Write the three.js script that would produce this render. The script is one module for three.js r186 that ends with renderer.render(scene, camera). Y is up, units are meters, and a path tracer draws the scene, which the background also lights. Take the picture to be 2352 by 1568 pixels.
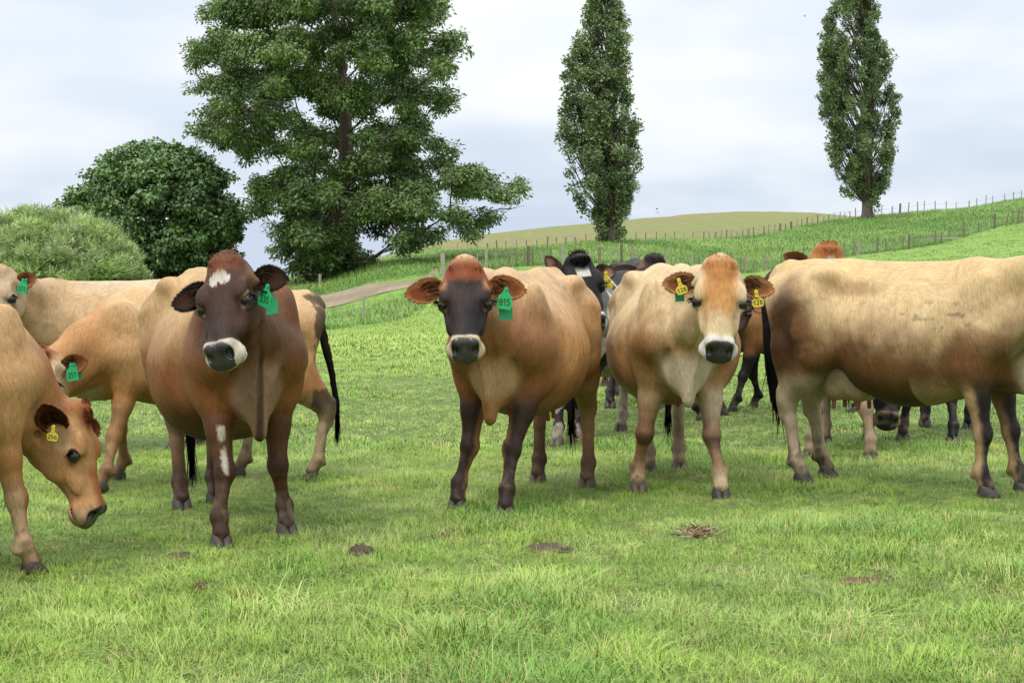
import * as THREE from 'three';
import { mergeGeometries } from 'three/addons/utils/BufferGeometryUtils.js';

// ---------------------------------------------------------------- camera, sky, sun, exposure
const EYE = 1.5, FOV = 20, PITCH = Math.atan(284 / 4446);
const scene = new THREE.Scene();
const camera = new THREE.PerspectiveCamera(FOV, 1024 / 682, 0.1, 6000);
camera.position.set(0, EYE, 0);
camera.lookAt(0, EYE - Math.sin(PITCH) * 100, -Math.cos(PITCH) * 100);
const renderer = new THREE.WebGLRenderer();
renderer.toneMapping = THREE.LinearToneMapping;
renderer.toneMappingExposure = 1.13;
renderer.shadowMap.enabled = true;

const SKY_ZENITH = 2.6, SUN = 1.5;
const sun = new THREE.DirectionalLight(new THREE.Color(1.0, 0.965, 0.91), SUN);
sun.position.set(-22, 62, 26);
sun.target.position.set(0, 0, -14);
sun.castShadow = true; sun.shadow.radius = 21; sun.shadow.mapSize.set(4096, 4096);
Object.assign(sun.shadow.camera, { left: -60, right: 60, top: 80, bottom: -80, near: 1, far: 260 });
sun.shadow.camera.updateProjectionMatrix();
scene.add(sun, sun.target);

// ---------------------------------------------------------------- small maths
function rng(seed) { let a = seed >>> 0; return () => { a = (a + 0x6D2B79F5) | 0; let t = Math.imul(a ^ (a >>> 15), 1 | a); t = (t + Math.imul(t ^ (t >>> 7), 61 | t)) ^ t; return ((t ^ (t >>> 14)) >>> 0) / 4294967296; }; }
const clamp = (x, a = 0, b = 1) => x < a ? a : x > b ? b : x;
const lerp = (a, b, t) => a + (b - a) * t;
const sst = (a, b, x) => { const t = clamp((x - a) / (b - a)); return t * t * (3 - 2 * t); };
function hash3(x, y, z) { let h = Math.imul(x, 374761393) ^ Math.imul(y, 668265263) ^ Math.imul(z, 2147483647 - 98765); h = Math.imul(h ^ (h >>> 13), 1274126177); h ^= h >>> 16; return (h >>> 0) / 4294967296; }
function vnoise(x, y, z) {
  const X = Math.floor(x), Y = Math.floor(y), Z = Math.floor(z); let u = x - X, v = y - Y, w = z - Z;
  u = u * u * (3 - 2 * u); v = v * v * (3 - 2 * v); w = w * w * (3 - 2 * w);
  const a = lerp(lerp(hash3(X, Y, Z), hash3(X + 1, Y, Z), u), lerp(hash3(X, Y + 1, Z), hash3(X + 1, Y + 1, Z), u), v);
  const b = lerp(lerp(hash3(X, Y, Z + 1), hash3(X + 1, Y, Z + 1), u), lerp(hash3(X, Y + 1, Z + 1), hash3(X + 1, Y + 1, Z + 1), u), v);
  return lerp(a, b, w);
}
function fbm(x, y, z, o = 4) { let s = 0, a = 0.5, n = 0; for (let i = 0; i < o; i++) { s += a * vnoise(x, y, z); n += a; x = x * 2.03 + 17.1; y = y * 2.03 + 9.7; z = z * 2.03 + 3.3; a *= 0.5; } return s / n; }
function pchip(xs, ys) {
  const n = xs.length, h = [], d = [], m = new Array(n).fill(0);
  for (let i = 0; i < n - 1; i++) { h.push(xs[i + 1] - xs[i]); d.push((ys[i + 1] - ys[i]) / h[i]); }
  m[0] = d[0]; m[n - 1] = d[n - 2];
  for (let i = 1; i < n - 1; i++) m[i] = d[i - 1] * d[i] <= 0 ? 0 : 3 * (h[i - 1] + h[i]) / ((2 * h[i] + h[i - 1]) / d[i - 1] + (h[i] + 2 * h[i - 1]) / d[i]);
  return (x) => {
    if (x <= xs[0]) return ys[0]; if (x >= xs[n - 1]) return ys[n - 1];
    let i = 0; while (x > xs[i + 1]) i++;
    const t = (x - xs[i]) / h[i], t2 = t * t, t3 = t2 * t;
    return (2 * t3 - 3 * t2 + 1) * ys[i] + (t3 - 2 * t2 + t) * h[i] * m[i] + (-2 * t3 + 3 * t2) * ys[i + 1] + (t3 - t2) * h[i] * m[i + 1];
  };
}
const V = (x, y, z) => new THREE.Vector3(x, y, z);
// colour of a thing from the way it reads in daylight (sRGB 0..255) to a linear base colour
const lin = (c) => { c /= 255; return c <= 0.04045 ? c / 12.92 : ((c + 0.055) / 1.055) ** 2.4; };
const rgb = (r, g, b, k = 0.68) => [lin(r) * k, lin(g) * k, lin(b) * k];
const mixc = (a, b, t) => [lerp(a[0], b[0], t), lerp(a[1], b[1], t), lerp(a[2], b[2], t)];
const col = (c) => new THREE.Color().setRGB(c[0], c[1], c[2]);

// where the photograph's picture plane (2352 wide) meets the place: used once, to survey positions
const F = 4446, CA = Math.cos(PITCH), SA = Math.sin(PITCH);
function sight(X, Y) { const u = (X - 1176) / F, v = (784 - Y) / F; return [u, v * CA - SA, v * SA + CA]; }
function wp(X, Y, D) { const d = sight(X, Y); return V(d[0] / d[2] * D, EYE + d[1] / d[2] * D, -D); }

// ---------------------------------------------------------------- naming
const taken = {};
function numbered(n) { if (!(n in taken)) { taken[n] = 0; return n; } taken[n]++; return n + '_' + String(taken[n]).padStart(3, '0'); }
function tag(o, label, category, group, kind) { if (label) o.userData.label = label; if (category) o.userData.category = category; if (group) o.userData.group = group; if (kind) o.userData.kind = kind; return o; }
function thing(name, label, category, group) { const g = new THREE.Group(); g.name = numbered(name); scene.add(g); return tag(g, label, category, group); }
function part(name, geo, mat, parent) { const m = new THREE.Mesh(geo, mat); m.name = name; m.castShadow = m.receiveShadow = true; parent.add(m); return m; }
function top(name, geo, mat, label, category, group, kind) { const m = part(numbered(name), geo, mat, scene); return tag(m, label, category, group, kind); }
function copies(name, geo, mat, mats, cols, parent, kind) {
  const m = new THREE.InstancedMesh(geo, mat, mats.length); m.name = name;
  mats.forEach((k, i) => m.setMatrixAt(i, k));
  if (cols) cols.forEach((c, i) => m.setColorAt(i, col(c)));
  m.castShadow = m.receiveShadow = true; parent.add(m); if (kind) m.userData.kind = kind; return m;
}

// ---------------------------------------------------------------- sky: bright overcast with soft thin patches
{
  const W = 2048, H = 1024, d = new Float32Array(W * H * 4);
  for (let j = 0; j < H; j++) {
    const el = (j + 0.5) / H * Math.PI - Math.PI / 2, ce = Math.cos(el), se = Math.sin(el);
    for (let i = 0; i < W; i++) {
      const az = ((i + 0.5) / W - 0.5) * 2 * Math.PI, x = ce * Math.cos(az), z = ce * Math.sin(az), k = (j * W + i) * 4;
      if (el < 0) { d[k] = 0.55; d[k + 1] = 0.64; d[k + 2] = 0.775; d[k + 3] = 1; continue; }
      const e = el * 180 / Math.PI;
      const q = 1 / (0.16 + se * 0.9);                                    // cloud layer seen in perspective
      let c = fbm(x * q * 2.1 + 3.1, z * q * 2.1 + 7.7, 1.3, 5);
      c = 0.55 * c + 0.45 * fbm(x * 9 + 5.2, se * 22, z * 9 + 1.1, 4);
      let w = sst(0.34, 0.66, c + 0.016 * (e - 3.2) * (e < 12 ? 1 : 12 / e));
      w *= lerp(0.62, 1, sst(0, 5, e));
      const lum = lerp(1, SKY_ZENITH, sst(3, 75, e));
      const g = mixc([0.555, 0.65, 0.775], [0.68, 0.755, 0.86], sst(0.3, 4, e)), b = [0.90, 0.915, 0.935];
      const r = mixc(g, b, w);
      d[k] = r[0] * lum; d[k + 1] = r[1] * lum; d[k + 2] = r[2] * lum; d[k + 3] = 1;
    }
  }
  const t = new THREE.DataTexture(d, W, H, THREE.RGBAFormat, THREE.FloatType);
  t.mapping = THREE.EquirectangularReflectionMapping; t.magFilter = THREE.LinearFilter; t.needsUpdate = true;
  scene.background = t; scene.environment = t;
}
// ---------------------------------------------------------------- the lie of the land
// surveyed columns: bearing (picture x) -> [distance, sight line (picture y)] of the ground
const NEAR = [[10, 1166.9], [12, 1078.1], [14, 1014.5], [20, 900.1], [28, 824]];
const COLS = [
  [-700, [[36, 782], [60, 779], [90, 748], [110, 705], [130, 668], [160, 652], [250, 650], [600, 650], [3000, 640]]],
  [300, [[36, 782], [60, 779], [85, 755], [104, 706], [122, 668], [150, 650], [250, 648], [600, 650], [3000, 640]]],
  [740, [[36, 782], [60, 777], [76, 766], [86, 736], [93, 712], [100, 676], [109, 652], [124, 641], [200, 638], [260, 640], [600, 652], [3000, 640]]],
  [920, [[36, 782], [60, 775], [75, 748], [85, 700], [91, 661], [96, 638], [102, 622], [112, 606], [130, 599], [200, 585], [240, 577], [320, 600], [600, 640], [3000, 630]]],
  [1017, [[36, 782], [60, 770], [80, 690], [93, 640], [100, 622], [115, 601], [130, 589], [200, 568], [245, 556], [320, 580], [600, 620], [3000, 620]]],
  [1200, [[36, 780], [60, 765], [80, 690], [100, 620], [110, 603], [130, 579], [140, 575], [200, 545], [250, 530], [330, 560], [600, 610], [3000, 620]]],
  [1450, [[36, 780], [60, 760], [90, 662], [110, 610], [130, 563], [140, 559], [200, 525], [255, 507], [340, 540], [600, 600], [3000, 620]]],
  [1712, [[36, 780], [60, 760], [90, 682], [118, 627], [135, 575], [148, 552], [210, 505], [262, 487], [340, 520], [600, 600], [3000, 620]]],
  [1850, [[36, 780], [60, 756], [90, 672], [122, 606], [142, 550], [154, 527], [210, 503], [262, 490], [340, 525], [600, 600], [3000, 620]]],
  [1960, [[36, 780], [60, 750], [90, 664], [125, 590], [150, 522], [160, 508], [210, 503], [262, 500], [340, 530], [600, 600], [3000, 620]]],
  [2150, [[36, 778], [60, 740], [90, 652], [133, 563], [165, 491], [200, 500], [260, 522], [600, 600], [3000, 620]]],
  [2352, [[36, 776], [60, 730], [100, 610], [148, 509], [185, 462], [230, 482], [300, 505], [600, 600], [3000, 620]]],
  [2900, [[36, 774], [60, 720], [100, 590], [150, 480], [190, 425], [250, 460], [600, 600], [3000, 620]]],
];
const colX = COLS.map((c) => c[0]), colT = COLS.map((c) => { const p = NEAR.concat(c[1]); return pchip(p.map((q) => Math.log(q[0])), p.map((q) => q[1])); });
const LN = 420, LG0 = Math.log(10), LG1 = Math.log(3000);
const tab = colT.map((f) => Float64Array.from({ length: LN + 1 }, (_, i) => f(LG0 + (LG1 - LG0) * i / LN)));
const colHalf = []; // smooth blend across bearings
function groundAt(x, z) {
  const r = Math.hypot(x, z), ph = Math.atan2(x, -z), D = r * Math.cos(clamp(ph, -0.5, 0.5));
  if (D <= 10 || Math.abs(ph) > 2.4) return 0;
  const X = 1176 + F * Math.tan(clamp(ph, -0.45, 0.42));
  const g = (Math.log(Math.min(D, 2999)) - LG0) / (LG1 - LG0) * LN, i = Math.min(LN - 1, Math.floor(g)), f = g - i;
  let c = 0; const n = colX.length; const XX = clamp(X, colX[0], colX[n - 1]);
  while (c < n - 2 && XX > colX[c + 1]) c++;
  const at = (k) => { k = clamp(k, 0, n - 1); return lerp(tab[k][i], tab[k][i + 1], f); };
  const t = (XX - colX[c]) / (colX[c + 1] - colX[c]), y0 = at(c), y1 = at(c + 1), h = colX[c + 1] - colX[c];
  const sl = (k) => { if (k <= 0 || k >= n - 1) return 0; const a = (at(k) - at(k - 1)) / (colX[k] - colX[k - 1]), b = (at(k + 1) - at(k)) / (colX[k + 1] - colX[k]); return a * b <= 0 ? 0 : 2 * a * b / (a + b); };
  const m0 = sl(c) * h, m1 = sl(c + 1) * h, t2 = t * t, t3 = t2 * t;
  const Y = (2 * t3 - 3 * t2 + 1) * y0 + (t3 - 2 * t2 + t) * m0 + (-2 * t3 + 3 * t2) * y1 + (t3 - t2) * m1;
  const s = sight(1176, Y), y = EYE + s[1] / s[2] * D;
  return y * (Math.abs(ph) > 1.6 ? 1 - (Math.abs(ph) - 1.6) / 0.8 : 1);
}
const bump = (x, z) => (fbm(x * 1.3 + 40, z * 1.3, 2.2, 3) - 0.5) * 0.05 * sst(2, 5, -z) * (1 - sst(40, 80, -z)) + (fbm(x * 0.22 + 7, z * 0.22, 5.5, 3) - 0.5) * 0.5 * sst(60, 95, -z);
const gy = (x, z) => groundAt(x, z) + bump(x, z);
function gp(X, Y) {   // ground seen at a picture point
  const s = sight(X, Y); let D = 2;
  for (let k = 0; k < 4000; k++) { const x = s[0] / s[2] * D, y = EYE + s[1] / s[2] * D; if (y <= groundAt(x, -D)) break; D *= 1.0015; }
  return V(s[0] / s[2] * D, groundAt(s[0] / s[2] * D, -D), -D);
}
const atD = (X, D) => { const x = (X - 1176) / F * D * 1.0; return V(x, gy(x, -D), -D); };

// colour zones of the pasture as it grows there
function zone(x, z) {
  const D = -z, n = fbm(x * 0.11, z * 0.11, 9.1, 4), m = fbm(x * 0.9, z * 0.9, 4.4, 3);
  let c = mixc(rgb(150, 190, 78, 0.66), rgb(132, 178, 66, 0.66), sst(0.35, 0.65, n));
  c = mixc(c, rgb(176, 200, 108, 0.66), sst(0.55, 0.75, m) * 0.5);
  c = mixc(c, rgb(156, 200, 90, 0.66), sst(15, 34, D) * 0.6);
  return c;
}
function noiseTex(size, fn, srgb) {
  const d = new Uint8Array(size * size * 4);
  for (let j = 0; j < size; j++) for (let i = 0; i < size; i++) { const c = fn(i / size, j / size), k = (j * size + i) * 4; d[k] = clamp(c[0]) * 255; d[k + 1] = clamp(c[1]) * 255; d[k + 2] = clamp(c[2]) * 255; d[k + 3] = 255; }
  const t = new THREE.DataTexture(d, size, size); t.wrapS = t.wrapT = THREE.RepeatWrapping; t.magFilter = THREE.LinearFilter; if (srgb) t.colorSpace = THREE.SRGBColorSpace; t.needsUpdate = true; return t;
}
// tiling noise
const tn = (u, v, f, s) => { const a = vnoise(u * f, v * f, s), b = vnoise((u - 1) * f, v * f, s), c = vnoise(u * f, (v - 1) * f, s), e = vnoise((u - 1) * f, (v - 1) * f, s); return lerp(lerp(a, b, sst(0.7, 1, u)), lerp(c, e, sst(0.7, 1, u)), sst(0.7, 1, v)); };
const turfTex = noiseTex(1024, (u, v) => { const a = tn(u, v, 300, 1), b = tn(u, v, 90, 2), c = tn(u, v, 22, 3); const g = 0.45 + 0.35 * a + 0.2 * b + 0.15 * c; return [g * (0.95 + 0.12 * b), g, g * 0.92]; });
const turfMat = new THREE.MeshStandardMaterial({ vertexColors: true, map: turfTex, bumpMap: turfTex, bumpScale: 0.04, roughness: 0.95 });
function sheet(xs, zs, color, uvs, lift) {   // xs(i), zs(j) given as a grid of points
  const ni = xs.length, nj = xs[0].length, p = new Float32Array(ni * nj * 3), c = new Float32Array(ni * nj * 3), uv = new Float32Array(ni * nj * 2), ix = [];
  for (let i = 0; i < ni; i++) for (let j = 0; j < nj; j++) {
    const k = i * nj + j, x = xs[i][j], z = zs[i][j]; p[k * 3] = x; p[k * 3 + 1] = gy(x, z) + (typeof lift === 'function' ? lift(x, z, i, j) : lift); p[k * 3 + 2] = z;
    const q = color(x, z, i, j); c[k * 3] = q[0]; c[k * 3 + 1] = q[1]; c[k * 3 + 2] = q[2]; uv[k * 2] = x * uvs; uv[k * 2 + 1] = z * uvs;
    if (i && j) ix.push(k - nj - 1, k - nj, k, k - nj - 1, k, k - 1);
  }
  const g = new THREE.BufferGeometry(); g.setAttribute('position', new THREE.BufferAttribute(p, 3)); g.setAttribute('color', new THREE.BufferAttribute(c, 3)); g.setAttribute('uv', new THREE.BufferAttribute(uv, 2)); g.setIndex(ix); g.computeVertexNormals();
  return g;
}
{
  // the ground: one sheet round the camera to the horizon, finest in front
  const xs = [], zs = [], A = [];
  for (let a = -180; a < -20; a += 8) A.push(a); for (let a = -20; a < 20; a += 0.2) A.push(a); for (let a = 20; a <= 180; a += 8) A.push(a);
  const R = []; for (let r = 1; r < 3200; r *= r < 40 ? 1.045 : r < 300 ? 1.018 : 1.12) R.push(r);
  for (const a of A) { const t = a * Math.PI / 180; xs.push(R.map((r) => Math.sin(t) * r)); zs.push(R.map((r) => -Math.cos(t) * r)); }
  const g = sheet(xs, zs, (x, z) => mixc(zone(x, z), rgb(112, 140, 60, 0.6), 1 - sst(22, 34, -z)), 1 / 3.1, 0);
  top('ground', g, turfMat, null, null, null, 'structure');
}
// strips laid over the ground: two edges given as picture points, resampled
function strip(E0, E1, n, m, color, uvs, lift) {
  const P = (E) => { const c = E.map(([X, D]) => atD(X, D)); const t = E.map((_, i) => i / (E.length - 1)); const fx = pchip(t, c.map((v) => v.x)), fz = pchip(t, c.map((v) => v.z)); return (s) => [fx(s), fz(s)]; };
  const a = P(E0), b = P(E1), xs = [], zs = [];
  for (let i = 0; i <= n; i++) { const p = a(i / n), q = b(i / n), X = [], Z = []; for (let j = 0; j <= m; j++) { const w = j / m; X.push(lerp(p[0], q[0], w)); Z.push(lerp(p[1], q[1], w)); } xs.push(X); zs.push(Z); }
  return sheet(xs, zs, color, uvs, lift);
}
const gravelTex = noiseTex(512, (u, v) => { const g = 0.72 + 0.3 * (tn(u, v, 160, 5) - 0.5) + 0.25 * (tn(u, v, 18, 6) - 0.5); return [g, g * 0.97, g * 0.93]; });
const gravelMat = new THREE.MeshStandardMaterial({ vertexColors: true, map: gravelTex, roughness: 0.95 });
// gravel farm track climbing to the right along the bank
const TRK0 = [[420, 93], [600, 92.6], [740, 92.2], [830, 91.4], [920, 90.6], [960, 91], [1000, 95], [1012, 101]], TRK1 = [[420, 99.5], [600, 99.3], [740, 99], [830, 97.5], [920, 95.2], [955, 95], [985, 98.5], [990, 104]];
top('farm_track', strip(TRK0, TRK1, 90, 10, (x, z, i, j) => mixc(rgb(184, 168, 142, 0.7), rgb(160, 144, 118, 0.7), Math.abs(j - 5) < 2 ? 0.7 : sst(0.4, 0.7, fbm(x * 0.4, z * 0.4, 1))), 1 / 2.5, 0.02), gravelMat, null, null, null, 'structure');
// bare earth behind the big tree
const soilTex = noiseTex(512, (u, v) => { const g = 0.75 + 0.5 * (tn(u, v, 120, 8) - 0.5) + 0.3 * (tn(u, v, 26, 9) - 0.5); return [g, g * 0.98, g * 0.96]; });
const soilMat = new THREE.MeshStandardMaterial({ vertexColors: true, map: soilTex, bumpMap: soilTex, bumpScale: 0.08, roughness: 1 });
top('bare_soil', strip([[560, 122], [700, 119], [800, 116], [880, 112], [930, 112], [965, 115]], [[560, 150], [700, 146], [800, 142], [880, 138], [940, 134], [972, 125]], 60, 16, (x, z, i, j) => j > 14 ? rgb(190, 165, 130, 0.55) : mixc(rgb(124, 96, 74, 0.6), rgb(150, 120, 92, 0.6), fbm(x, z, 3)), 1 / 2.2, 0.06), soilMat, null, null, null, 'structure');
// crop field on the hill: earth with rows of young green plants
{
  const near = [[880, 168], [960, 150], [1040, 143], [1200, 143], [1400, 143], [1590, 146], [1712, 149], [1830, 154], [1930, 160], [1990, 172], [2030, 190]];
  const far = [[700, 262], [900, 262], [1017, 266], [1200, 272], [1400, 278], [1590, 284], [1712, 288], [1830, 290], [1930, 288], [2010, 284], [2080, 280]];
  const rowsAt = (x, z) => (z * 0.93 + x * 0.36 + 1.6 * Math.sin(x * 0.05));
  const g = strip(near, far, 220, 240, (x, z) => {
    const r = rowsAt(x, z) / 3.2, ph = r - Math.floor(r), cover = fbm(x * 0.05, z * 0.05, 3.2, 3), fine = fbm(x * 1.1, z * 1.1, 6.2, 2);
    const gcol = mixc(rgb(150, 176, 90, 0.7), rgb(134, 164, 78, 0.7), fine), e = mixc(rgb(186, 160, 118, 0.7), rgb(168, 140, 104, 0.7), fine);
    const w = sst(0.3, 0.75, 0.5 + 0.5 * Math.cos(ph * 6.283) + (cover - 0.5) * 1.6 + (fine - 0.5) * 1.0);
    return mixc(e, gcol, clamp(0.30 + 0.6 * w));
  }, 1 / 2.3, 0.08);
  top('crop_field', g, new THREE.MeshStandardMaterial({ vertexColors: true, map: soilTex, bumpMap: soilTex, bumpScale: 0.06, roughness: 1 }), null, null, null, 'structure');
}
// ---------------------------------------------------------------- trees
const barkTex = noiseTex(512, (u, v) => { const a = tn(u, v * 0.2, 90, 31), b = tn(u, v, 30, 32); const g = 0.6 + 0.5 * (a - 0.5) + 0.35 * (b - 0.5); return [g, g * 0.97, g * 0.93]; });
const bark = (c) => new THREE.MeshStandardMaterial({ color: col(c), map: barkTex, bumpMap: barkTex, bumpScale: 0.05, roughness: 0.95 });
const leafMat = new THREE.MeshPhysicalMaterial({ color: 0xffffff, roughness: 0.6, transmission: 0.42, thickness: 0, side: THREE.DoubleSide, vertexColors: true });
function branchGeo(pts, r0, r1, seg = 8, rad = 7, seed = 1) {   // tapered bent limb
  const cv = new THREE.CatmullRomCurve3(pts), fr = cv.computeFrenetFrames(seg), P = [], U = [], I = [];
  for (let i = 0; i <= seg; i++) { const t = i / seg, c = cv.getPointAt(t), r = lerp(r0, r1, Math.pow(t, 0.8)); for (let j = 0; j <= rad; j++) { const a = j / rad * 6.28319, rr = r * (1 + 0.18 * (vnoise(Math.cos(a) * 2 + seed, Math.sin(a) * 2, t * seg) - 0.5)), q = c.clone().addScaledVector(fr.normals[i], Math.cos(a) * rr).addScaledVector(fr.binormals[i], Math.sin(a) * rr); P.push(q.x, q.y, q.z); U.push(a / 6.28 * 2, t * seg * 0.5); if (i && j) { const k = i * (rad + 1) + j; I.push(k, k - 1, k - rad - 2, k, k - rad - 2, k - rad - 1); } } }
  const g = new THREE.BufferGeometry(); g.setAttribute('position', new THREE.BufferAttribute(new Float32Array(P), 3)); g.setAttribute('uv', new THREE.BufferAttribute(new Float32Array(U), 2)); g.setIndex(I); g.computeVertexNormals(); return g;
}
// a spray of leaves: folded blades on a hidden twig; droop and size per kind
function spray(n, R, { rad, len, wid, droop, up, tint }) {
  const P = [], N = [], C = [], I = [];
  for (let k = 0; k < n; k++) {
    const p = V(R() * 2 - 1, R() * 2 - 1, R() * 2 - 1); if (p.length() > 1) { k--; continue; } p.multiplyScalar(rad); p.y *= 0.75;
    const d = V(p.x, p.y * 0.4, p.z).normalize().multiplyScalar(0.7).add(V(R() - 0.5, R() - 0.5 - droop + up, R() - 0.5)).normalize(), n0 = V(1.5 * (R() - 0.5), 0.75, 1.5 * (R() - 0.5)).addScaledVector(p, 0.5 / rad).normalize(); n0.addScaledVector(d, -n0.dot(d)).normalize();
    const s = d.clone().cross(n0), L = len * (0.7 + 0.6 * R()), w = wid * (0.7 + 0.6 * R()) / 2, b = P.length / 3, f = tint * (R() - 0.5);
    const q = [p, p.clone().addScaledVector(d, L * 0.45).addScaledVector(s, w).addScaledVector(n0, w * 0.35), p.clone().addScaledVector(d, L).addScaledVector(n0, -L * 0.12), p.clone().addScaledVector(d, L * 0.45).addScaledVector(s, -w).addScaledVector(n0, w * 0.35)];
    for (const v of q) { P.push(v.x, v.y, v.z); N.push(n0.x, n0.y, n0.z); const c = 1 + f; C.push(c * (1 + 0.3 * f), c, c * (1 - 0.4 * f)); }
    I.push(b, b + 1, b + 2, b, b + 2, b + 3);
  }
  const g = new THREE.BufferGeometry(); g.setAttribute('position', new THREE.BufferAttribute(new Float32Array(P), 3)); g.setAttribute('normal', new THREE.BufferAttribute(new Float32Array(N), 3)); g.setAttribute('color', new THREE.BufferAttribute(new Float32Array(C), 3)); g.setAttribute('uv', new THREE.BufferAttribute(new Float32Array(P.length / 3 * 2), 2)); g.setIndex(I); return g;
}
// crown: leaf sprays over the outsides of boughs of foliage; each bough carried by a limb
function growTree(o) {
  const R = rng(o.seed), t = thing(o.name, o.label, o.category || 'tree'), base = o.base; t.position.copy(base);
  const limbs = [], mats = [], cols = [], M = new THREE.Matrix4(), Q = new THREE.Quaternion(), E = new THREE.Euler();
  const trunkAt = (y) => { const k = clamp(y / o.height); return V(o.lean ? o.lean[0] * k : 0, y, 0).add(V(0.35 * Math.sin(y * 0.35 + o.seed) * (o.wob ?? 1), 0, 0.35 * Math.cos(y * 0.3 + o.seed) * (o.wob ?? 1))); };
  const tp = []; for (let i = 0; i <= 9; i++) tp.push(trunkAt(o.height * i / 9)); tp[0].y = -0.6;
  limbs.push(branchGeo(tp, o.trunk, o.trunk * 0.12, 26, 11, o.seed));
  if (o.flare) for (let k = 0; k < 6; k++) { const a = k / 6 * 6.283 + R(), q = V(Math.cos(a), 0, Math.sin(a)); limbs.push(branchGeo([q.clone().multiplyScalar(o.trunk * 1.25).add(V(0, -0.5, 0)), q.clone().multiplyScalar(o.trunk * 0.75).add(V(0, 0.5, 0)), q.clone().multiplyScalar(o.trunk * 0.3).add(V(0, 2.2, 0))], o.trunk * 0.35, o.trunk * 0.15, 5, 6, k)); }
  const placedAt = []; o.boughs.sort((p, q) => Math.hypot(p.c.x, p.c.z) - Math.hypot(q.c.x, q.c.z));
  for (const b of o.boughs) {
    const c = b.c, rise = b.from ?? Math.max(o.clear, c.y - Math.hypot(c.x, c.z) * o.rise - 0.4), a = trunkAt(Math.min(rise, o.height * 0.97));
    if (o.fork) { let best = a.distanceTo(c) * 1.05; for (const q of placedAt) { const d = q.distanceTo(c) * (q.y > c.y + 0.8 ? 1.5 : 1); if (d < best && d > 0.4) { best = d; a.copy(q); } } placedAt.push(c); }
    const mid = a.clone().lerp(c, 0.5).add(V((R() - 0.5) * 0.8, (o.sag ?? -0.4) * (R() + 0.3), (R() - 0.5) * 0.8));
    if (!b.bare) { limbs.push(branchGeo([a, mid, c], Math.max(0.03, o.limb * (0.5 + 0.5 * Math.min(1, a.distanceTo(c) / 6)) * (b.thick || 1)), 0.02, 8, 6, R() * 99));
      for (let k = 0; k < (o.twigs ?? 3); k++) { const e = c.clone().add(V((R() - 0.5) * 1.7 * b.r.x, (R() - 0.5) * 1.6 * b.r.y, (R() - 0.5) * 1.7 * b.r.z)); limbs.push(branchGeo([mid.clone().lerp(c, 0.3 + 0.6 * R()), mid.clone().lerp(e, 0.7).add(V(0, 0.1, 0)), e], o.limb * 0.22, 0.012, 4, 4, R() * 99)); } }
    const n = Math.round(o.density * Math.pow(b.r.x * b.r.y * b.r.z, 0.72) * (b.dense || 1));
    const subs = [], ns = o.clumps || 5; for (let k = 0; k < ns; k++) { let p; do p = V(R() * 2 - 1, R() * 2 - 1, R() * 2 - 1); while (p.length() > 1); p.multiplyScalar(0.82); subs.push([p, 0.30 + 0.24 * R(), 0.78 + 0.44 * R()]); }
    for (let k = 0; k < n; k++) {
      const sb = subs[k % ns], tone = sb[2]; let p; do p = V(R() * 2 - 1, R() * 2 - 1, R() * 2 - 1); while (p.length() > 1 || p.length() < 0.15);
      p.normalize().multiplyScalar(0.35 + 0.67 * Math.pow(R(), 0.6)); if (p.y < -0.2 && R() < 0.6) p.y *= -0.7;
      const q = c.clone().add(V((sb[0].x + p.x * sb[1]) * b.r.x, (sb[0].y + p.y * sb[1] * 0.85) * b.r.y, (sb[0].z + p.z * sb[1]) * b.r.z));
      if (o.up) Q.setFromEuler(E.set(p.z * 0.5 + (R() - 0.5) * 0.3, R() * 6.283, -p.x * 0.5 + (R() - 0.5) * 0.3, 'YXZ')); else Q.setFromEuler(E.set((R() - 0.5) * 1.3, R() * 6.283, (R() - 0.5) * 1.3));
      const s = o.size * (0.7 + 0.6 * R()); mats.push(M.clone().compose(q, Q, V(s, s, s)));
      const g = tone * (0.75 + 0.5 * R()); cols.push(mixc(o.leaf, o.leaf2, clamp(fbm(q.x * 0.5, q.y * 0.5, q.z * 0.5 + o.seed, 2) * 1.6 - 0.3 + 0.4 * (R() - 0.5))).map((v) => v * g));
    }
  }
  for (const tw of o.dead || []) { const a = tw[0], b = tw[1], mid = a.clone().lerp(b, 0.5).add(V(0, 0.3, 0)); limbs.push(branchGeo([a, mid, b], 0.07, 0.015, 6, 5, R() * 9)); for (let k = 0; k < 7; k++) { const f = 0.35 + 0.6 * R(), p = a.clone().lerp(b, f).add(V(0, 0.25 * (1 - f), 0)), e = p.clone().add(V((b.x - a.x) * 0.25 + (R() - 0.5) * 0.8, (R() - 0.35) * 1.0, (R() - 0.5) * 0.8)); limbs.push(branchGeo([p, p.clone().lerp(e, 0.5).add(V(0, 0.1 * R(), 0)), e], 0.022, 0.008, 4, 4, R() * 9)); } }
  part('trunk', mergeGeometries(limbs), bark(o.bark), t);
  const k = 3, vs = []; for (let i = 0; i < k; i++) vs.push(spray(o.leaves, R, o.sprayOf));
  const crown = new THREE.Group(); crown.name = 'crown'; t.add(crown);
  for (let i = 0; i < k; i++) copies('foliage', vs[i], leafMat, mats.filter((_, j) => j % k === i), cols.filter((_, j) => j % k === i), crown, 'stuff');
  return t;
}
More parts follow.
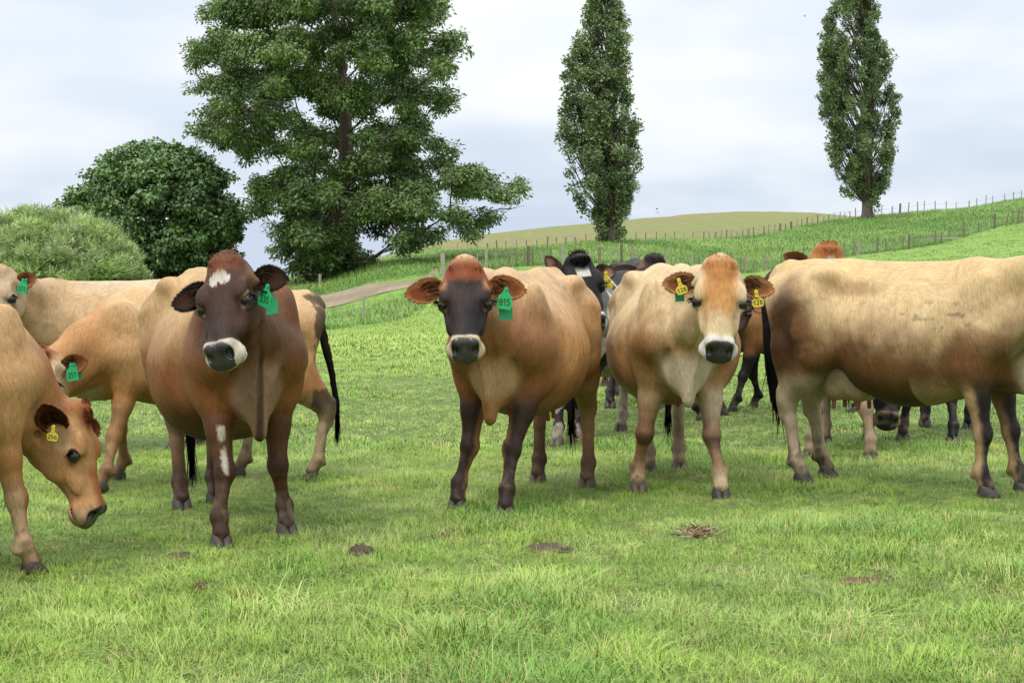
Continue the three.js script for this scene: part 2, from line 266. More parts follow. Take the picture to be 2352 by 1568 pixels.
// boughs from picture outlines: [X, Y, half width, half height], at distance D and a depth off it
function boughs(list, base, D, depth, R, double) {
  const out = [], m = D / F;
  for (const [X, Y, rx, ry, dz, opt] of list) for (let k = 0; k < (double ? 2 : 1); k++) {
    const off = dz !== undefined && dz !== null ? dz : (double ? [1, -1, 0.5][k] : 1) * depth(X, Y) * (0.25 + 0.75 * R()), jx = double ? (R() - 0.5) * 0.7 * rx : 0, jy = double ? (R() - 0.5) * 1.5 * ry : 0, js = double ? 0.6 + 0.42 * R() : 1, p = wp(X + jx, Y + jy, D - off);
    out.push(Object.assign({ c: p.sub(base), r: V(rx * m * js, ry * m * js, Math.min(rx, 70) * m * 1.05) }, opt));
  }
  return out;
}
{
  // the big spreading tree by the track
  const R = rng(5), D = 113, base = atD(783, D), L = [
    [520, 40, 70, 45], [600, 15, 70, 55], [700, 5, 85, 60], [790, 10, 85, 60], [880, 10, 80, 55], [960, 30, 70, 50], [1035, 92, 38, 22], [560, -60, 70, 50], [680, -80, 90, 60], [800, -90, 100, 60], [920, -70, 80, 50], [740, -170, 110, 70], [860, -160, 80, 60],
    [465, 118, 50, 28], [560, 112, 80, 38], [660, 105, 90, 45], [760, 108, 80, 55], [860, 105, 80, 55], [950, 115, 70, 48], [1018, 150, 34, 26], [475, 205, 44, 24], [560, 205, 80, 40], [650, 200, 85, 45], [740, 215, 80, 52], [840, 208, 80, 55], [930, 215, 72, 48], [1005, 215, 40, 32],
    [485, 262, 44, 30], [545, 290, 60, 32], [620, 275, 62, 42], [700, 295, 70, 45], [800, 305, 80, 55], [890, 305, 78, 55], [955, 292, 52, 44], [570, 345, 36, 24], [610, 320, 40, 24], [720, 380, 60, 38], [830, 385, 90, 55], [930, 385, 88, 52], [1000, 355, 44, 32],
    [610, 445, 46, 32], [690, 440, 78, 40], [790, 445, 100, 50], [880, 450, 100, 50], [975, 445, 80, 42], [1055, 425, 66, 42], [1125, 418, 56, 30], [1182, 436, 30, 24], [595, 492, 36, 18], [700, 515, 80, 40], [790, 525, 80, 45], [885, 500, 78, 38], [965, 500, 66, 30], [1045, 505, 52, 32], [1105, 492, 42, 24],
    [655, 560, 46, 30], [690, 575, 50, 30], [765, 578, 72, 36], [715, 612, 56, 22], [800, 606, 66, 30], [852, 598, 48, 20], [925, 556, 34, 20], [1075, 535, 34, 12], [750, 622, 50, 16]];
  { const yl = [-200, -60, 40, 110, 200, 300, 350, 400, 450, 520, 570, 620], xl = [680, 540, 470, 440, 450, 490, 590, 640, 590, 610, 650, 690], xr = [860, 980, 1030, 1050, 1035, 990, 1020, 1060, 1150, 1080, 960, 830], fl = pchip(yl, xl), fr = pchip(yl, xr); for (let k = 0; k < 62; k++) { const Y = -190 + 800 * R(), a = fl(Y) + 30, b = fr(Y) - 30; L.push([lerp(a, b, R()), Y, 38 + 34 * R(), 28 + 26 * R()]); } }
  const bs = boughs(L, base, D, (X, Y) => 8 * Math.sqrt(Math.max(0.05, 1 - ((X - 780) / 420) ** 2)) * (Y > 560 ? 0.55 : 1), R, true);
  const w = (X, Y, d = 0) => wp(X, Y, D - d).sub(base);
  growTree({
    seed: 5, name: 'spreading_tree', label: 'tallest broad dark green tree with spreading boughs beside the gravel track', base, height: 22, trunk: 0.62, clear: 2.2, rise: 0.42, limb: 0.11, flare: true, sag: 0.3, twigs: 1, fork: true, boughs: bs.filter((b) => { const P = b.c.clone().add(base), X = 1176 + F * P.x / -P.z, Y = 500 - F * (P.y - EYE) / -P.z; return !(Math.abs(X - 765) < 46 && Y > 225 && Y < 425 && -P.z < D - 1); }), density: 40, clumps: 6, size: 1, leaves: 22,
    sprayOf: { rad: 0.44, len: 0.23, wid: 0.105, droop: 0.28, up: 0, tint: 0.7 }, leaf: [0.098, 0.185, 0.028], leaf2: [0.172, 0.258, 0.055], bark: [0.17, 0.13, 0.10],
    dead: [[w(560, 270, 7), w(470, 305, 8)], [w(500, 330, 4), w(440, 312, 4)], [w(760, 230, 8), w(800, 170, 9)], [w(1090, 510, 1), w(1185, 478, 1)], [w(870, 330, 8), w(930, 310, 9)], [w(560, 255, 8), w(650, 235, 9)]],
  });
}
{
  // round dense tree left of it
  const R = rng(8), D = 118, base = atD(352, D), list = [];
  for (let k = 0; k < 60; k++) { const a = R() * 6.283, q = Math.sqrt(R()); list.push([352 + 165 * q * Math.cos(a), 585 + 75 * R(), 34 + 16 * R(), 20 + 10 * R(), 4.2 * q * Math.sin(a)]); }
  for (let k = 0; k < 120; k++) { const a = R() * 6.283, h = Math.pow(R(), 0.8), el = h * 1.45, rr = Math.cos(el), X = 352 + 178 * rr * Math.cos(a) * (0.9 + 0.14 * R()), Y = 520 - 170 * Math.sin(el) * (0.93 + 0.1 * R()) + 26 * (1 - h), dz = 4.6 * rr * Math.sin(a); list.push([X, Y, 34 + 22 * R(), 20 + 11 * R(), dz]); }
  for (let k = 0; k < 16; k++) list.push([240 + 225 * R(), 420 + 160 * R(), 32 + 14 * R(), 20 + 8 * R(), 1.5 + 2.5 * R()]);
  for (let k = 0; k < 40; k++) { const a = R() * 6.283; list.push([352 + 172 * Math.cos(a), 545 + 70 * R(), 30 + 20 * R(), 20 + 10 * R(), 4.4 * Math.sin(a)]); }
  for (const [X, Y] of [[190, 460], [520, 400], [530, 480], [175, 500], [260, 370], [440, 360], [345, 345], [530, 545], [300, 352], [390, 350], [480, 380], [220, 410]]) list.push([X, Y, 34, 20, 0]);
  growTree({ seed: 8, name: 'round_tree', label: 'round dome-shaped dark green tree between the pale willow and the tallest tree', base, height: 6.5, trunk: 0.34, clear: 0.5, rise: 0.75, limb: 0.11, sag: 0.2, twigs: 1, fork: true, wob: 0.4, boughs: boughs(list, base, D, () => 0, R, false), density: 24, size: 1, leaves: 18,
    sprayOf: { rad: 0.36, len: 0.27, wid: 0.20, droop: 0.35, up: 0, tint: 0.55 }, leaf: [0.095, 0.205, 0.046], leaf2: [0.150, 0.260, 0.066], bark: [0.09, 0.075, 0.06] });
}
{
  // feathery pale willow at the left edge
  const R = rng(12), D = 103, base = atD(110, D), list = [];
  for (let k = 0; k < 90; k++) { const a = R() * 6.283, el = Math.pow(R(), 0.9) * 1.5, rr = Math.cos(el); list.push([105 + 195 * rr * Math.cos(a), 640 - 128 * Math.sin(el) * (0.85 + 0.2 * R()), 30 + 20 * R(), 26 + 14 * R(), 4.2 * rr * Math.sin(a)]); }
  for (let k = 0; k < 110; k++) { const a = R() * 6.283, q = Math.sqrt(R()) * 0.97; list.push([105 + 195 * q * Math.cos(a), 590 + 115 * R(), 36, 28, 4 * q * Math.sin(a), { bare: true }]); }
  for (const [X, Y] of [[75, 512], [150, 510], [215, 530], [20, 520], [255, 565], [280, 600], [-30, 540], [110, 530], [180, 525]]) list.push([X, Y, 30, 26, 1]);
  growTree({ seed: 12, name: 'willow', label: 'feathery pale green willow bush at the left edge of the photo', base, height: 3.2, trunk: 0.2, clear: 0.3, rise: 0.8, limb: 0.05, sag: 0.1, twigs: 3, wob: 0.3, boughs: boughs(list, base, D, () => 0, R, false), density: 55, size: 1, leaves: 28, up: true,
    sprayOf: { rad: 0.30, len: 0.30, wid: 0.042, droop: -0.35, up: 0.3, tint: 0.6 }, leaf: [0.38, 0.52, 0.17], leaf2: [0.50, 0.61, 0.29], bark: [0.12, 0.1, 0.06] });
}
// two tall columnar poplars on the bank
function poplar(seed, X0, D, prof, label, gaps) {
  const R = rng(seed), base = atD(X0, D), list = [];
  const ys = prof.map((p) => p[0]), l = pchip(ys, prof.map((p) => p[1])), r = pchip(ys, prof.map((p) => p[2]));
  for (let Y = ys[0]; Y < ys[ys.length - 1]; Y += 20) {
    const nar = 7 + 9 * sst(160, -40, Y), a = l(Y) + nar, b = r(Y) - nar, c = (a + b) / 2, hw = (b - a) / 2, n = Math.max(3, Math.round(hw / 9));
    for (let k = 0; k < n; k++) {
      const th = R() * 6.283, q = Math.sqrt(R()) * 0.9, X = c + hw * q * Math.cos(th), dz = hw * D / F * q * Math.sin(th); if (gaps && gaps(X, Y) > R()) continue;
      list.push([X, Y, 8 + 9 * R(), 24 + 26 * R(), dz, { from: Math.max(1.2, (Y0(X0, D, Y, base)) - 3.5 - 2.5 * R()) }]);
    }
    for (const [e, d] of [[a, 1], [b, -1]]) if (R() < 0.8) list.push([e + d * (4 + 16 * R()), Y + 14 * R(), 8 + 5 * R(), 18 + 16 * R(), (R() - 0.5) * 2]);
  }
  growTree({ seed, name: 'poplar', label, base, height: 20, trunk: 0.5, clear: 1.2, rise: 1.5, limb: 0.08, flare: true, sag: -0.2, twigs: 2, wob: 0.25, boughs: boughs(list, base, D, () => 0, R, false), density: 50, size: 1, leaves: 20, up: true,
    sprayOf: { rad: 0.28, len: 0.17, wid: 0.13, droop: -0.1, up: 0.2, tint: 0.7 }, leaf: [0.140, 0.225, 0.062], leaf2: [0.265, 0.335, 0.150], bark: [0.24, 0.205, 0.165] });
}
const Y0 = (X, D, Y, base) => wp(X, Y, D).y - base.y;
poplar(21, 1409, 131, [[-130, 1352, 1400], [-40, 1338, 1420], [30, 1330, 1445], [90, 1312, 1456], [150, 1288, 1460], [230, 1282, 1458], [300, 1276, 1472], [360, 1285, 1476], [410, 1290, 1468], [460, 1318, 1458], [500, 1345, 1450], [540, 1372, 1440]], 'tall columnar poplar right of the tallest tree, left one of the two poplars', (X, Y) => (X < 1345 && Y > 330 ? 0.5 : 0.05));
poplar(22, 1992, 158, [[-150, 1930, 1990], [-60, 1915, 2010], [0, 1900, 2034], [60, 1878, 2040], [130, 1876, 2054], [200, 1872, 2072], [260, 1876, 2078], [320, 1892, 2062], [380, 1906, 2056], [425, 1928, 2044], [445, 1945, 2034], [458, 1960, 2024]], 'tall columnar poplar on the hill crest, right one of the two poplars', (X, Y) => (Math.abs(X - 1962 - (Y - 200) * 0.06) < 10 && Y < 330 ? 0.8 : (Y < 110 && X > 1930 && X < 1960 ? 0.5 : 0.05)));
// ---------------------------------------------------------------- fences: thick posts, thin battens, wires
const woodTex = noiseTex(256, (u, v) => { const a = tn(u, v * 0.1, 60, 41), b = tn(u, v, 16, 42), g = 0.88 + 0.5 * (a - 0.5) + 0.3 * (b - 0.5); return [g, g * 0.97, g * 0.92]; });
const wood = [rgb(176, 168, 152), rgb(150, 140, 124), rgb(190, 182, 168), rgb(134, 122, 104)].map((c) => new THREE.MeshStandardMaterial({ color: col(c), map: woodTex, roughness: 0.95 }));
const wireMat = new THREE.MeshStandardMaterial({ color: 0x8a8d8c, metalness: 0.6, roughness: 0.5 });
const postGeos = [0, 1, 2].map((k) => { const g = new THREE.CylinderGeometry(0.5, 0.54, 1, 8, 3), p = g.attributes.position; for (let i = 0; i < p.count; i++) { const y = p.getY(i); p.setX(i, p.getX(i) * (1 + 0.2 * (vnoise(y * 3 + k, p.getX(i) * 2, k) - 0.5)) + 0.1 * Math.sin(y * 2 + k)); if (y > 0.49) p.setY(i, y - 0.03 * (p.getX(i) + 0.5) * (k - 1)); } g.translate(0, 0.5, 0); g.computeVertexNormals(); return g; });
const battenGeos = [0, 1].map((k) => { const g = new THREE.BoxGeometry(1, 1, 0.7, 1, 3, 1), p = g.attributes.position; for (let i = 0; i < p.count; i++) { const y = p.getY(i); p.setX(i, p.getX(i) + 0.35 * Math.sin(y * 3 + k * 2)); } g.translate(0, 0.5, 0); g.computeVertexNormals(); return g; });
const FENCE_LINE = [[1017, 93], [1117, 101], [1300, 107], [1450, 110], [1712, 118], [1830, 122], [1900, 124], [2015, 128], [2148, 133.5], [2240, 140], [2338, 147], [2450, 154]];
function stake(f, name, p, h, w, lean, R, batten) {
  const m = part(name, batten ? battenGeos[Math.floor(R() * 2)] : postGeos[Math.floor(R() * 3)], wood[Math.floor(R() * 4)], f);
  m.position.set(p.x, p.y - 0.25, p.z); m.scale.set(w, h + 0.25, w); m.rotation.set((R() - 0.5) * 0.06, R() * 3, lean); return m;
}
{
  const R = rng(31), f = thing('post_and_wire_fence', 'weathered post and batten fence running along the bank up to the right', 'fence');
  const fd = pchip(FENCE_LINE.map((p) => p[0]), FENCE_LINE.map((p) => p[1]));
  const posts = [1017, 1075, 1117, 1213, 1293, 1377, 1428, 1450, 1530, 1590, 1680, 1712, 1757, 1896, 1972, 2015, 2087, 2148, 2214, 2283, 2338, 2400], tops = [];
  for (const X of posts) { const D = fd(X), p = atD(X, D); stake(f, 'post', p, X === 1017 ? 1.25 : 0.95 + 0.2 * R(), X === 1017 || X === 1075 ? 0.22 : 0.16, (R() - 0.5) * 0.10, R); tops.push(V(p.x, p.y, p.z)); }
  for (let X = 1035, k = 0; X < 2390; k++) { const D = fd(X), p = atD(X, D), odd = (X > 1720 && X < 1800) || (X > 2060 && X < 2330); if (!posts.some((q) => Math.abs(q - X) < 7)) stake(f, 'batten', p, 0.8 + 0.22 * R(), 0.07, (R() - 0.5) * (odd ? 0.5 : 0.16), R, true); X += X < 1450 ? 19 + 5 * R() : X < 1900 ? 20 + 9 * R() : 15 + 8 * R(); }
  for (const h of [0.3, 0.55, 0.85]) { const segs = []; for (let i = 0; i + 1 < tops.length; i++) { const a = tops[i].clone().add(V(0, h, 0)), b = tops[i + 1].clone().add(V(0, h, 0)); segs.push(new THREE.TubeGeometry(new THREE.CatmullRomCurve3([a, a.clone().lerp(b, 0.5).add(V(0, -0.03, 0)), b]), 4, 0.006, 4)); } part('wire', mergeGeometries(segs), wireMat, f); }
  // a fallen rail caught in the wires
  const rail = part('rail', battenGeos[0], wood[2], f), q = atD(2166, fd(2166)); rail.position.set(q.x - 1.2, q.y + 0.25, q.z + 0.12); rail.scale.set(0.13, 2.4, 0.1); rail.rotation.z = -1.5;
}
{
  // second fence between the rank grass and the crop, running over the crest
  const R = rng(32), f = thing('crest_fence', 'small distant post fence between the crop field and the rank grass, over the crest', 'fence');
  const line = [[1040, 142.5], [1200, 142.5], [1400, 142.5], [1590, 145.5], [1712, 148.5], [1830, 153.5], [1930, 159], [1965, 163], [2010, 166], [2085, 168], [2160, 171], [2270, 178], [2345, 184], [2420, 188]], fd = pchip(line.map((p) => p[0]), line.map((p) => p[1])), tops = [];
  for (let X = 1050; X < 2400;) { const p = atD(X, fd(X)), big = R() < 0.14; const m = stake(f, big ? 'post' : 'batten', p, 0.65 + 0.25 * R() + (X > 1960 ? 0.3 : 0), big ? 0.18 : 0.075, (R() - 0.5) * 0.08, R, !big); tops.push(p); X += X < 1600 ? 20 + 6 * R() : X < 1960 ? 11 + 3 * R() : 14 + 16 * R(); }
  const segs = []; for (const h of [0.35, 0.8]) for (let i = 0; i + 1 < tops.length; i++) segs.push(new THREE.TubeGeometry(new THREE.LineCurve3(tops[i].clone().add(V(0, h, 0)), tops[i + 1].clone().add(V(0, h, 0))), 1, 0.006, 4)); part('wire', mergeGeometries(segs), wireMat, f);
}
{
  // lower fence along the track: few short posts and one wire
  const R = rng(33), f = thing('track_fence', 'sparse low fence of thin posts along the lower side of the gravel track', 'fence'), tops = [];
  for (const [X, Y, h] of [[719, 772, 1.05], [832, 735, 1.05]]) { const p = gp(X, Y); p.y = gy(p.x, p.z); stake(f, 'post', p, h, 0.10, (R() - 0.5) * 0.2, R); tops.push(p); }
  tops.sort((a, b) => a.x - b.x); const segs = []; for (const h of [0.55, 0.9]) for (let i = 0; i + 1 < tops.length; i++) segs.push(new THREE.TubeGeometry(new THREE.LineCurve3(tops[i].clone().add(V(0, h, 0)), tops[i + 1].clone().add(V(0, h, 0))), 1, 0.005, 4)); part('wire', mergeGeometries(segs), wireMat, f);
  const p = atD(734, 104), s = thing('fence_post', 'short pale post standing in the grass above the gravel track', 'post'); s.position.copy(p); const m = part('post', postGeos[1], wood[0], s); m.position.y = -0.2; m.scale.set(0.16, 1.05, 0.16);
}
// ---------------------------------------------------------------- cattle: one continuous skin grown from a distance field
const smin = (a, b, k) => { const h = Math.max(k - Math.abs(a - b), 0) / k; return Math.min(a, b) - h * h * k * 0.25; };
const smax = (a, b, k) => -smin(-a, -b, k);
function cone(a, b, ra, rb, k, o = {}) {        // tapered limb between two joints
  const sz = o.sz || 1, ax = a[0], ay = a[1], az = a[2] * sz, bx = b[0] - ax, by = b[1] - ay, bz = b[2] * sz - az, q = 1 / (bx * bx + by * by + bz * bz + 1e-9);
  const f = (x, y, z) => { const px = x - ax, py = y - ay, pz = z * sz - az; let t = (px * bx + py * by + pz * bz) * q; t = t < 0 ? 0 : t > 1 ? 1 : t; const dx = px - bx * t, dy = py - by * t, dz = pz - bz * t; return Math.sqrt(dx * dx + dy * dy + dz * dz) - (ra + (rb - ra) * t); };
  return { f, k, c: [(a[0] + b[0]) / 2, (a[1] + b[1]) / 2, (a[2] + b[2]) / 2], r: Math.hypot(a[0] - b[0], a[1] - b[1], a[2] - b[2]) / 2 + Math.max(ra, rb), sub: o.sub };
}
function ell(c, r, k, o = {}) {                 // ellipsoid, may be turned by o.rz in the side plane
  const cs = Math.cos(o.rz || 0), sn = Math.sin(o.rz || 0), [a, b, e] = r, rm = Math.min(a, b, e);
  const f = (x, y, z) => { let px = x - c[0], py = y - c[1]; const pz = z - c[2]; const qx = px * cs + py * sn, qy = -px * sn + py * cs; const u = qx / a, v = qy / b, w = pz / e; const k0 = Math.sqrt(u * u + v * v + w * w); if (k0 < 1e-5) return -rm; const s = u / a, t = v / b, g = w / e; return k0 * (k0 - 1) / Math.sqrt(s * s + t * t + g * g); };
  return { f, k, c, r: Math.max(a, b, e), sub: o.sub };
}
function loft(xs, T, B, W, Yc, Nt, Nb, taper) { // body of cross sections along x
  const n = 300, x0 = xs[0], x1 = xs[xs.length - 1], fs = [T, B, W, Yc, Nt, Nb].map((a) => { const p = pchip(xs, a); return Float64Array.from({ length: n + 1 }, (_, i) => p(x0 + (x1 - x0) * i / n)); });
  return (x, y, z) => {
    const xc = x < x0 ? x0 : x > x1 ? x1 : x, g = (xc - x0) / (x1 - x0) * n, i = Math.min(n - 1, g | 0), t = g - i, at = (a) => a[i] + (a[i + 1] - a[i]) * t;
    const yc = at(fs[3]), dy = y - yc, up = dy > 0, H = Math.max(0.004, up ? at(fs[0]) - yc : yc - at(fs[1])), p = up ? at(fs[4]) : at(fs[5]);
    let w = at(fs[2]); if (taper) w *= 1 - taper * clamp((at(fs[0]) - y) / (at(fs[0]) - at(fs[1]))) ** 1.5; w = Math.max(w, 0.004);
    const len = Math.sqrt(z * z + dy * dy), a = Math.abs(z) / w, b = Math.abs(dy) / H;
    let d; if (len < 1e-4) d = -Math.min(w, H); else { const rho = Math.pow(Math.pow(a, p) + Math.pow(b, p), 1 / p); d = len * (1 - 1 / rho); if (rho < 0.3) d = Math.max(d, -Math.min(w, H)); }
    const ex = x - xc; return ex === 0 ? d : Math.sqrt(ex * ex + Math.max(d, 0) ** 2);
  };
}
const headLoft = loft(
  [-0.07, -0.03, 0.02, 0.07, 0.13, 0.19, 0.25, 0.31, 0.37, 0.42, 0.46, 0.49, 0.512, 0.525],
  [-0.06, -0.008, 0.014, 0.026, 0.03, 0.023, 0.013, 0.005, 0.002, -0.006, -0.026, -0.052, -0.076, -0.096],
  [-0.13, -0.19, -0.225, -0.245, -0.25, -0.24, -0.215, -0.18, -0.155, -0.148, -0.15, -0.146, -0.136, -0.12],
  [0.05, 0.090, 0.113, 0.127, 0.132, 0.131, 0.120, 0.102, 0.088, 0.085, 0.087, 0.083, 0.070, 0.04],
  [-0.09, -0.075, -0.06, -0.055, -0.06, -0.068, -0.08, -0.085, -0.082, -0.082, -0.09, -0.1, -0.106, -0.11],
  [2.2, 2.4, 2.6, 2.6, 2.5, 2.3, 2.0, 1.8, 1.9, 2.2, 2.5, 2.5, 2.3, 2],
  [2, 2, 2, 2, 2, 2, 2, 2, 2, 2.2, 2.3, 2.2, 2.1, 2], 0.36);
const EYE_AT = [0.203, -0.036, 0.117];
const headParts = [   // s along the face, t out of the forehead, w to the side (mirrored)
  ell([0.158, 0.002, 0.106], [0.055, 0.026, 0.034], 0.035), ell(EYE_AT, [0.046, 0.037, 0.034], 0.02),
  ell([-0.008, 0.002, 0], [0.060, 0.056, 0.092], 0.05), ell([0.175, -0.15, 0.075], [0.115, 0.075, 0.04], 0.05),
  ell([0.448, -0.108, 0.064], [0.048, 0.044, 0.042], 0.03), ell([0.452, -0.14, 0.0], [0.05, 0.028, 0.05], 0.025),
  cone([0.06, -0.07, 0.09], [0.075, -0.080, 0.134], 0.038, 0.020, 0.05), ell([0.30, -0.075, 0.085], [0.07, 0.03, 0.02], 0.03), ell([0.445, -0.03, 0.04], [0.035, 0.032, 0.036], 0.03),
];
const headCuts = [
  ell([0.115, -0.06, 0.155], [0.035, 0.04, 0.02], 0.04), ell([EYE_AT[0] + 0.002, EYE_AT[1] + 0.007, 0.150], [0.0255, 0.0165, 0.026], 0.008, { rz: 0.45 }),
  ell([0.478, -0.050, 0.056], [0.028, 0.015, 0.017], 0.012, { rz: -0.9 }), ell([0.43, -0.122, 0.085], [0.09, 0.004, 0.025], 0.012), ell([0.27, -0.018, 0.112], [0.05, 0.018, 0.012], 0.035),
];
function headField(s, t, w) {
  w = Math.abs(w); let d = headLoft(s, t, w);
  for (const p of headParts) d = smin(d, p.f(s, t, w), p.k);
  for (const p of headCuts) d = smax(d, -p.f(s, t, w), p.k);
  return d;
}
function evalPrims(P, x, y, z) { let d = 9; for (const p of P) { const e = p.f(x, y, z); d = p.sub ? smax(d, -e, p.k) : d > 8 ? e : smin(d, e, p.k); } return d; }
// surface nets over the blocks of a grid that the skin passes through
function skin(P, lo, hi, cell, keep) {
  const n = [0, 1, 2].map((i) => Math.ceil((hi[i] - lo[i]) / cell / 6) * 6 + 1), [nx, ny, nz] = n, G = new Float32Array(nx * ny * nz).fill(1), at = (i, j, k) => (i * ny + j) * nz + k;
  const bs = 6, br = bs * cell * 0.87, lists = new Map();
  for (let bi = 0; bi < nx - 1; bi += bs) for (let bj = 0; bj < ny - 1; bj += bs) for (let bk = 0; bk < nz - 1; bk += bs) {
    const c = [lo[0] + (bi + bs / 2) * cell, lo[1] + (bj + bs / 2) * cell, lo[2] + (bk + bs / 2) * cell];
    if (keep && !keep(c[0], c[1], c[2], br + cell)) continue;
    const near = P.filter((p) => p.always || Math.hypot(p.c[0] - c[0], p.c[1] - c[1], p.c[2] - c[2]) < p.r + br * 2 + Math.max(p.k, 0.02) * 1.2 + 0.03);
    if (!near.length) continue;
    const d = evalPrims(near, ...c);
    if (Math.abs(d) > br * 2.2 + 0.03) { if (d < 0) for (let i = bi; i <= bi + bs; i++) for (let j = bj; j <= bj + bs; j++) for (let k = bk; k <= bk + bs; k++) G[at(i, j, k)] = -1; continue; }
    lists.set((bi / bs * 1024 + bj / bs) * 1024 + bk / bs, near);
  }
  for (const [key, near] of lists) {
    const bk = (key % 1024) * bs, bj = (Math.floor(key / 1024) % 1024) * bs, bi = Math.floor(key / 1048576) * bs;
    for (let i = bi; i <= bi + bs; i++) for (let j = bj; j <= bj + bs; j++) for (let k = bk; k <= bk + bs; k++) G[at(i, j, k)] = evalPrims(near, lo[0] + i * cell, lo[1] + j * cell, lo[2] + k * cell);
  }
  const pos = [], nor = [], idx = [], vid = new Map();
  const E = [[0, 1], [0, 2], [0, 4], [1, 3], [1, 5], [2, 3], [2, 6], [3, 7], [4, 5], [4, 6], [5, 7], [6, 7]], v8 = new Float64Array(8);
  for (const [key, near] of lists) {
    const bk = (key % 1024) * bs, bj = (Math.floor(key / 1024) % 1024) * bs, bi = Math.floor(key / 1048576) * bs;
    for (let i = bi; i < bi + bs; i++) for (let j = bj; j < bj + bs; j++) for (let k = bk; k < bk + bs; k++) {
      let m = 0; for (let c = 0; c < 8; c++) { v8[c] = G[at(i + (c & 1), j + ((c >> 1) & 1), k + (c >> 2))]; if (v8[c] < 0) m |= 1 << c; }
      if (m === 0 || m === 255) continue;
      let x = 0, y = 0, z = 0, q = 0;
      for (const [a, b] of E) { if ((v8[a] < 0) === (v8[b] < 0)) continue; const t = v8[a] / (v8[a] - v8[b]); x += lerp(a & 1, b & 1, t); y += lerp((a >> 1) & 1, (b >> 1) & 1, t); z += lerp(a >> 2, b >> 2, t); q++; }
      x = lo[0] + (i + x / q) * cell; y = lo[1] + (j + y / q) * cell; z = lo[2] + (k + z / q) * cell;
      const e = cell * 0.6; let gx = evalPrims(near, x + e, y, z) - evalPrims(near, x - e, y, z), g2 = evalPrims(near, x, y + e, z) - evalPrims(near, x, y - e, z), gz = evalPrims(near, x, y, z + e) - evalPrims(near, x, y, z - e);
      const L = Math.hypot(gx, g2, gz) || 1; vid.set(at(i, j, k), pos.length / 3); pos.push(x, y, z); nor.push(gx / L, g2 / L, gz / L);
    }
  }
  const quad = (a, b, c, d, flip) => { a = vid.get(a); b = vid.get(b); c = vid.get(c); d = vid.get(d); if (a === undefined || b === undefined || c === undefined || d === undefined) return; if (flip) idx.push(a, c, b, a, d, c); else idx.push(a, b, c, a, c, d); };
  for (const key of lists.keys()) {
    const bk = (key % 1024) * bs, bj = (Math.floor(key / 1024) % 1024) * bs, bi = Math.floor(key / 1048576) * bs;
    for (let i = Math.max(1, bi); i < bi + bs; i++) for (let j = Math.max(1, bj); j < bj + bs; j++) for (let k = Math.max(1, bk); k < bk + bs; k++) {
      const s = G[at(i, j, k)] < 0;
      if (s !== G[at(i + 1, j, k)] < 0) quad(at(i, j - 1, k - 1), at(i, j, k - 1), at(i, j, k), at(i, j - 1, k), !s);
      if (s !== G[at(i, j + 1, k)] < 0) quad(at(i - 1, j, k - 1), at(i - 1, j, k), at(i, j, k), at(i, j, k - 1), !s);
      if (s !== G[at(i, j, k + 1)] < 0) quad(at(i - 1, j - 1, k), at(i, j - 1, k), at(i, j, k), at(i - 1, j, k), !s);
    }
  }
  return { pos, nor, idx };
}
// boxes the uv so that the coat's grain keeps its size; faces with nose > 0.5 go to the second material
function skinGeometry(parts, colorAt, noseAt) {
  const P = [], N = [], C = [], U = [], I = [[], []], shade = [];
  for (const { pos, nor, idx, keep } of parts) {
    const nv = pos.length / 3, cc = new Array(nv), ns = new Uint8Array(nv), map = new Map();
    const add = (v, ax) => {
      const key = v * 3 + ax; let r = map.get(key); if (r !== undefined) return r;
      r = P.length / 3; map.set(key, r); const x = pos[v * 3], y = pos[v * 3 + 1], z = pos[v * 3 + 2]; P.push(x, y, z); N.push(nor[v * 3], nor[v * 3 + 1], nor[v * 3 + 2]);
      if (!cc[v]) cc[v] = colorAt(x, y, z, nor[v * 3], nor[v * 3 + 1], nor[v * 3 + 2]); C.push(...cc[v]);
      if (ax === 0) U.push(z * 2, y * 2); else if (ax === 1) U.push(z * 2, x * 2); else U.push((x + 0.25 * y) * 2, y * 2); return r;
    };
    for (let v = 0; v < nv; v++) ns[v] = noseAt && noseAt(pos[v * 3], pos[v * 3 + 1], pos[v * 3 + 2], nor[v * 3], nor[v * 3 + 1], nor[v * 3 + 2]) ? 1 : 0;
    for (let t = 0; t < idx.length; t += 3) {
      const [a, b, c] = [idx[t], idx[t + 1], idx[t + 2]];
      if (keep && !keep((pos[a * 3] + pos[b * 3] + pos[c * 3]) / 3, (pos[a * 3 + 1] + pos[b * 3 + 1] + pos[c * 3 + 1]) / 3, (pos[a * 3 + 2] + pos[b * 3 + 2] + pos[c * 3 + 2]) / 3)) continue;
      const s = [0, 1, 2].map((q) => Math.abs(nor[a * 3 + q] + nor[b * 3 + q] + nor[c * 3 + q])), ax = s[2] >= s[0] && s[2] >= s[1] ? 2 : s[1] > s[0] ? 1 : 0;
      I[ns[a] + ns[b] + ns[c] >= 2 ? 1 : 0].push(add(a, ax), add(b, ax), add(c, ax));
    }
  }
  const g = new THREE.BufferGeometry(), set = (n, a, k) => g.setAttribute(n, new THREE.BufferAttribute(new Float32Array(a), k));
  set('position', P, 3); set('normal', N, 3); set('color', C, 3); set('uv', U, 2); g.setIndex(I[0].concat(I[1]));
  g.addGroup(0, I[0].length, 0); if (I[1].length) g.addGroup(I[0].length, I[1].length, 1);
  return g;
}
